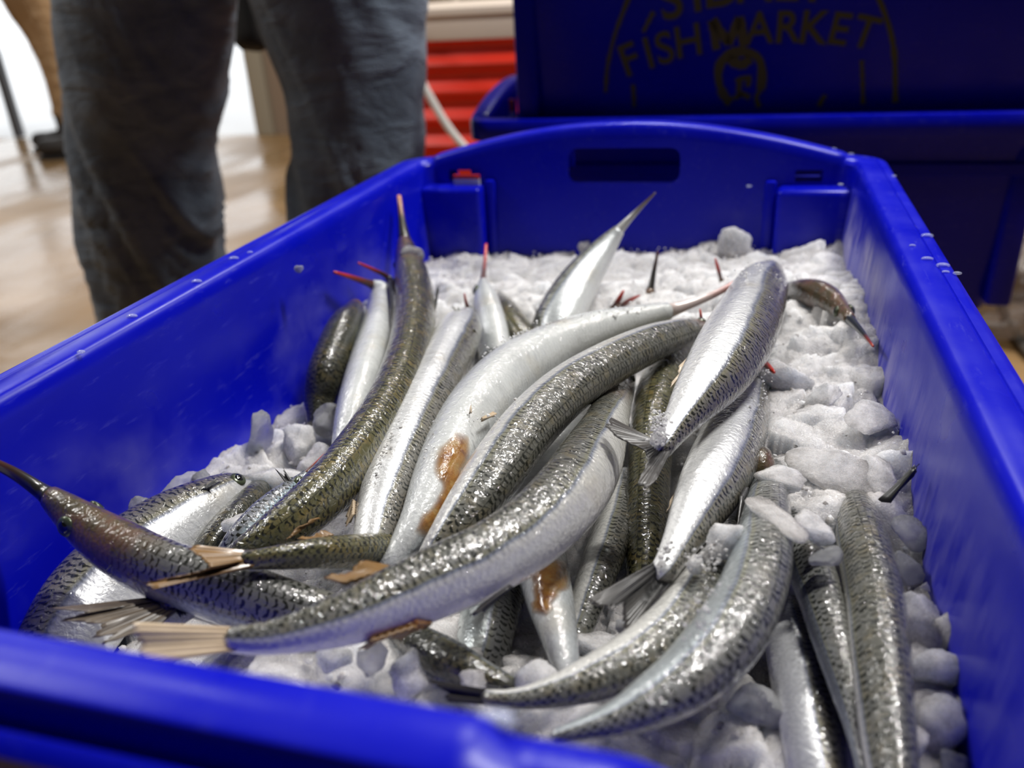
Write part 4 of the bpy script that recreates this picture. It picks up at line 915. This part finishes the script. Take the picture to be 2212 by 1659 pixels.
garfish('scaled garfish along the right wall ice, back upward with a bluish right edge',
        [(1838, 1060, -.075, 30), (1850, 1115, -.067, 48), (1868, 1190, -.063, 60), (1886, 1280, -.061, 66), (1898, 1380, -.060, 68), (1908, 1480, -.060, 66), (1918, 1580, -.061, 62), (1930, 1680, -.062, 56), (1940, 1780, -.064, 44)],
        [16, 20, 22], -1, GREY, head=0)
garfish('silver flanked garfish under the front end of the large curved one at bottom right',
        [(1700, 1310, -.095, 50), (1712, 1370, -.086, 58), (1728, 1450, -.083, 62), (1745, 1540, -.082, 62), (1762, 1640, -.082, 60), (1775, 1740, -.084, 50)],
        [88, 88], -1, SILVER, head=0)
garfish('pale brown bellied garfish strip beside the bottom right silver one',
        [(1760, 1420, -.096, 36), (1790, 1500, -.089, 38), (1815, 1590, -.086, 36), (1835, 1690, -.086, 32)],
        [165, 165], 1, WHITEB, head=0)
garfish('short dark scaled garfish in the ice under the largest one',
        [(850, 1352, -.080, 24), (890, 1380, -.072, 38), (945, 1412, -.068, 46), (1000, 1440, -.067, 44), (1050, 1462, -.068, 34), (1100, 1480, -.07, 24), (1150, 1490, -.075, 18)],
        [14, 14], 1, DARKS, head=0, fins=[('pelvic_fin', (1050, 1480, -.064), (1080, 1484, -.064), (1090, 1498, -.07), (1110, 1492, -.07), .1, FIN_DARK)])
f18 = garfish('white stub of a garfish with a brown stained vent under the largest one',
        [(1165, 1160, -.082, 60), (1172, 1230, -.076, 60), (1186, 1290, -.074, 56), (1204, 1360, -.074, 46), (1220, 1430, -.076, 34), (1232, 1500, -.08, 26)],
        [168, 165], -1, WHITEB, head=0)
garfish('olive grey garfish flank showing through the gap below the largest one',
        [(1080, 1240, -.096, 60), (1062, 1310, -.089, 62), (1046, 1380, -.087, 60), (1034, 1440, -.088, 54), (1026, 1500, -.092, 40)],
        [76, 76], -1, PALEBK, head=0)
garfish('thin garfish with red flecks in the gap right of the largest one',
        [(1352, 1030, -.096, 26), (1338, 1090, -.090, 38), (1318, 1160, -.087, 44), (1290, 1240, -.086, 42), (1262, 1320, -.088, 36), (1240, 1390, -.092, 28)],
        [58, 58], -1, GREY, head=0)
garfish('dark backed garfish standing behind the grey forked tails',
        [(1490, 720, -.086, 34), (1455, 780, -.078, 48), (1425, 850, -.075, 54), (1410, 930, -.077, 52), (1402, 1020, -.082, 50), (1398, 1110, -.086, 50), (1394, 1200, -.09, 46), (1390, 1280, -.096, 38)],
        [8, 8], 1, OLIVE, head=0)
garfish('white belly seen between the central and the largest garfish',
        [(1275, 850, -.092, 44), (1230, 920, -.087, 56), (1180, 1000, -.085, 60), (1130, 1075, -.086, 54), (1090, 1140, -.09, 40)],
        [166, 166], 1, WHITEB, head=0)
garfish('white bellied garfish at left with a red beak touching the blue wall',
        [(722, 588, -.035, 4), (762, 600, -.045, 7), (802, 614, -.056, 11), (822, 626, -.061, 24), (826, 665, -.070, 36), (815, 725, -.071, 44), (796, 800, -.072, 50), (770, 880, -.074, 46), (745, 950, -.079, 30), (730, 1000, -.086, 18)],
        [165, 168], -1, WHITEB, beak=2, bmat=BK_RED, head=0)
garfish('thin dark beaked head poking out beside the olive garfish snout',
        [(774, 568, -.039, 3), (805, 582, -.048, 5), (836, 598, -.058, 7), (850, 625, -.066, 13), (852, 680, -.078, 20), (846, 740, -.088, 22)],
        [60, 60], 1, DARKS, beak=2, bmat=BK_RED, head=.03)
garfish('very dark head lying at the left wall under ice lumps',
        [(765, 668, -.062, 22), (742, 705, -.061, 36), (722, 755, -.068, 42), (703, 810, -.077, 43), (690, 865, -.09, 36), (684, 920, -.1, 22)],
        [10, 10], 1, DARKS, head=.01)
garfish('silver gill cover and flank of a garfish under the brown head at left',
        [(532, 1048, -.086, 22), (500, 1062, -.082, 42), (450, 1092, -.080, 60), (390, 1132, -.081, 78), (320, 1185, -.083, 92), (250, 1245, -.085, 98), (190, 1310, -.088, 98), (140, 1390, -.092, 92), (110, 1460, -.096, 80)],
        [96, 104, 104], 1, SILVER, head=0, eyes=(.10, .0042), fins=[('pectoral_fin', (420, 1072, -.070), (440, 1062, -.07), (470, 1034, -.064), (486, 1040, -.064), .1, FIN_PALE)])
garfish('torn brown tail fan at lower left from a garfish under the brown headed one',
        [(640, 1350, -.085, 44), (540, 1330, -.075, 44), (460, 1312, -.066, 36), (400, 1302, -.061, 30), (360, 1302, -.059, 28)],
        [40, 40], 1, DARKS, tail=(FIN_BRN, (102, 1316, -.052), (190, 1328, -.053), (128, 1346, -.053), (215, 1350, -.054), (196, 1374, -.055), (246, 1368, -.056), (212, 1398, -.058), (300, 1372, -.059), (290, 1400, -.06)), head=0)
garfish('dark scaled back in the gap behind the silver gill cover',
        [(575, 1050, -.094, 26), (540, 1085, -.089, 38), (500, 1130, -.086, 42), (460, 1180, -.087, 40), (430, 1230, -.092, 34)],
        [14, 14], 1, DARKS, head=0)
garfish('small blue silver garfish with a dark red beak left of the olive one',
        [(717, 966, -.060, 3), (690, 995, -.064, 6), (662, 1024, -.067, 10), (640, 1048, -.069, 18), (612, 1078, -.070, 30), (572, 1118, -.071, 38), (528, 1165, -.073, 38), (490, 1210, -.08, 30)],
        [64, 66], 1, TEAL, beak=2, bmat=BK_RED, head=0, eyes=(.14, .0032), fins=[('pectoral_fin', (622, 1050, -.066), (634, 1046, -.066), (592, 1010, -.060), (612, 1010, -.060), .45, FIN_DARK)])
garfish('olive scaled back half buried in ice right of the small silver head',
        [(1078, 640, -.092, 14), (1092, 668, -.086, 27), (1112, 702, -.086, 33), (1140, 740, -.090, 32), (1170, 780, -.1, 26)],
        [14, 14], 1, OLIVE, head=0)
def buried_beak(label, path, bm_, mat=DARKS):
    garfish(label, path, [30, 30], 1, mat, beak=len(path) - 4, bmat=bm_, head=.02, n=26)
buried_beak('dark upright beak standing in the rear ice', [(1421, 544, -.044, 3), (1413, 585, -.058, 6), (1406, 624, -.070, 10), (1404, 636, -.074, 15), (1404, 655, -.083, 17), (1408, 690, -.096, 16)], BK_DARK)
buried_beak('short red beak stub left of the dark upright one', [(1347, 628, -.064, 3), (1338, 645, -.070, 7), (1330, 660, -.076, 9), (1326, 670, -.08, 12), (1322, 690, -.09, 13), (1320, 720, -.1, 12)], BK_RED)
buried_beak('slanted red beak stub touching the dark upright one', [(1382, 638, -.062, 2), (1362, 648, -.068, 6), (1342, 662, -.074, 8), (1336, 668, -.078, 10), (1330, 690, -.09, 11), (1328, 715, -.1, 10)], BK_RED)
buried_beak('thin dark red beak tip in the ice above the pink beak', [(1545, 558, -.050, 2), (1551, 580, -.058, 5), (1557, 602, -.066, 5), (1560, 612, -.07, 7), (1562, 630, -.08, 10), (1562, 660, -.092, 10)], BK_RED)
buried_beak('bright red beak tip right of the ice topped silver garfish', [(1672, 804, -.050, 4), (1660, 792, -.053, 8), (1645, 778, -.057, 9), (1638, 772, -.06, 12), (1622, 760, -.07, 14), (1600, 750, -.082, 14)], BK_RED)
buried_beak('tiny red beak just above the central garfish head', [(1512, 668, -.052, 2), (1514, 682, -.056, 4), (1515, 696, -.062, 5), (1516, 704, -.066, 7), (1518, 720, -.076, 10), (1518, 740, -.086, 10)], BK_RED)
garfish('tiny purple beak rising beside the small silver head',
        [(1003, 634, -.060, 2), (1006, 650, -.066, 4), (1010, 664, -.072, 6), (1014, 676, -.078, 10), (1018, 700, -.088, 16), (1022, 735, -.1, 16)], [40, 40], 1, DARKS, beak=2, bmat=BK_RED, n=26, head=.02)
garfish('olive head buried under the ice right of the silver tail',
        [(1652, 978, -.060, 16), (1646, 1000, -.062, 30), (1640, 1030, -.067, 36), (1634, 1070, -.078, 34), (1630, 1110, -.09, 28)], [12, 12], 1, OLIVE, head=.02, n=30)
garfish('garfish buried in the right hand ice with a dark curved fin against the blue wall',
        [(1820, 1000, -.092, 18), (1848, 1040, -.086, 28), (1885, 1090, -.080, 30), (1910, 1140, -.082, 28), (1930, 1200, -.092, 22)], [20, 20], 1, DARKS, head=0, n=34,
        fins=[('pectoral_fin', (1900, 1082, -.052), (1922, 1084, -.052), (1990, 1000, -.036), (1986, 1010, -.037), .15, FIN_DARK)])
gut(f7_, [(1000, 935, 12), (985, 975, 34), (968, 1010, 30), (975, 1045, 22), (962, 1085, 24), (935, 1120, 24), (905, 1160, 14)], .0009)
gut(f18, [(1200, 1205, 30), (1192, 1240, 44), (1180, 1275, 36), (1166, 1330, 16)], .0012)
gut(f1_, [(935, 1345, 6), (905, 1352, 14), (878, 1358, 13), (850, 1366, 7)], .0012)

# frost: granules of ice clinging along some flanks
def along(pts, n, spread, dz=.001):
    q = catmull([PZ(*p) for p in pts], n); return list(q + RNG.normal(0, spread, q.shape) + np.array([0, 0, dz]))
fr = along([(1050, 770, -.044), (1150, 720, -.044), (1270, 690, -.046), (1400, 668, -.05)], 420, .0022) + along([(905, 830, -.050), (870, 900, -.050), (830, 980, -.050), (800, 1050, -.052)], 110, .0012) \
   + along([(1430, 900, -.022), (1425, 930, -.022), (1418, 955, -.024)], 150, .0018) + along([(1445, 1180, -.044), (1435, 1215, -.044), (1425, 1235, -.044)], 60, .0012) + along([(1590, 610, -.020), (1640, 590, -.022), (1690, 620, -.03)], 90, .003) \
   + along([(1650, 800, -.05), (1630, 900, -.05), (1618, 980, -.05)], 110, .0025) + along([(1480, 1200, -.045), (1530, 1230, -.045), (1545, 1180, -.045)], 110, .0018) + along([(1540, 1320, -.034), (1505, 1390, -.034), (1560, 1260, -.036)], 60, .003) \
   + along([(1120, 870, -.034), (1090, 910, -.034), (960, 900, -.046), (920, 1000, -.046)], 60, .0012)
granules('frost_granules', fr, ICE, 'frosty ice granules clinging to the fish flanks', .0003, .0010)
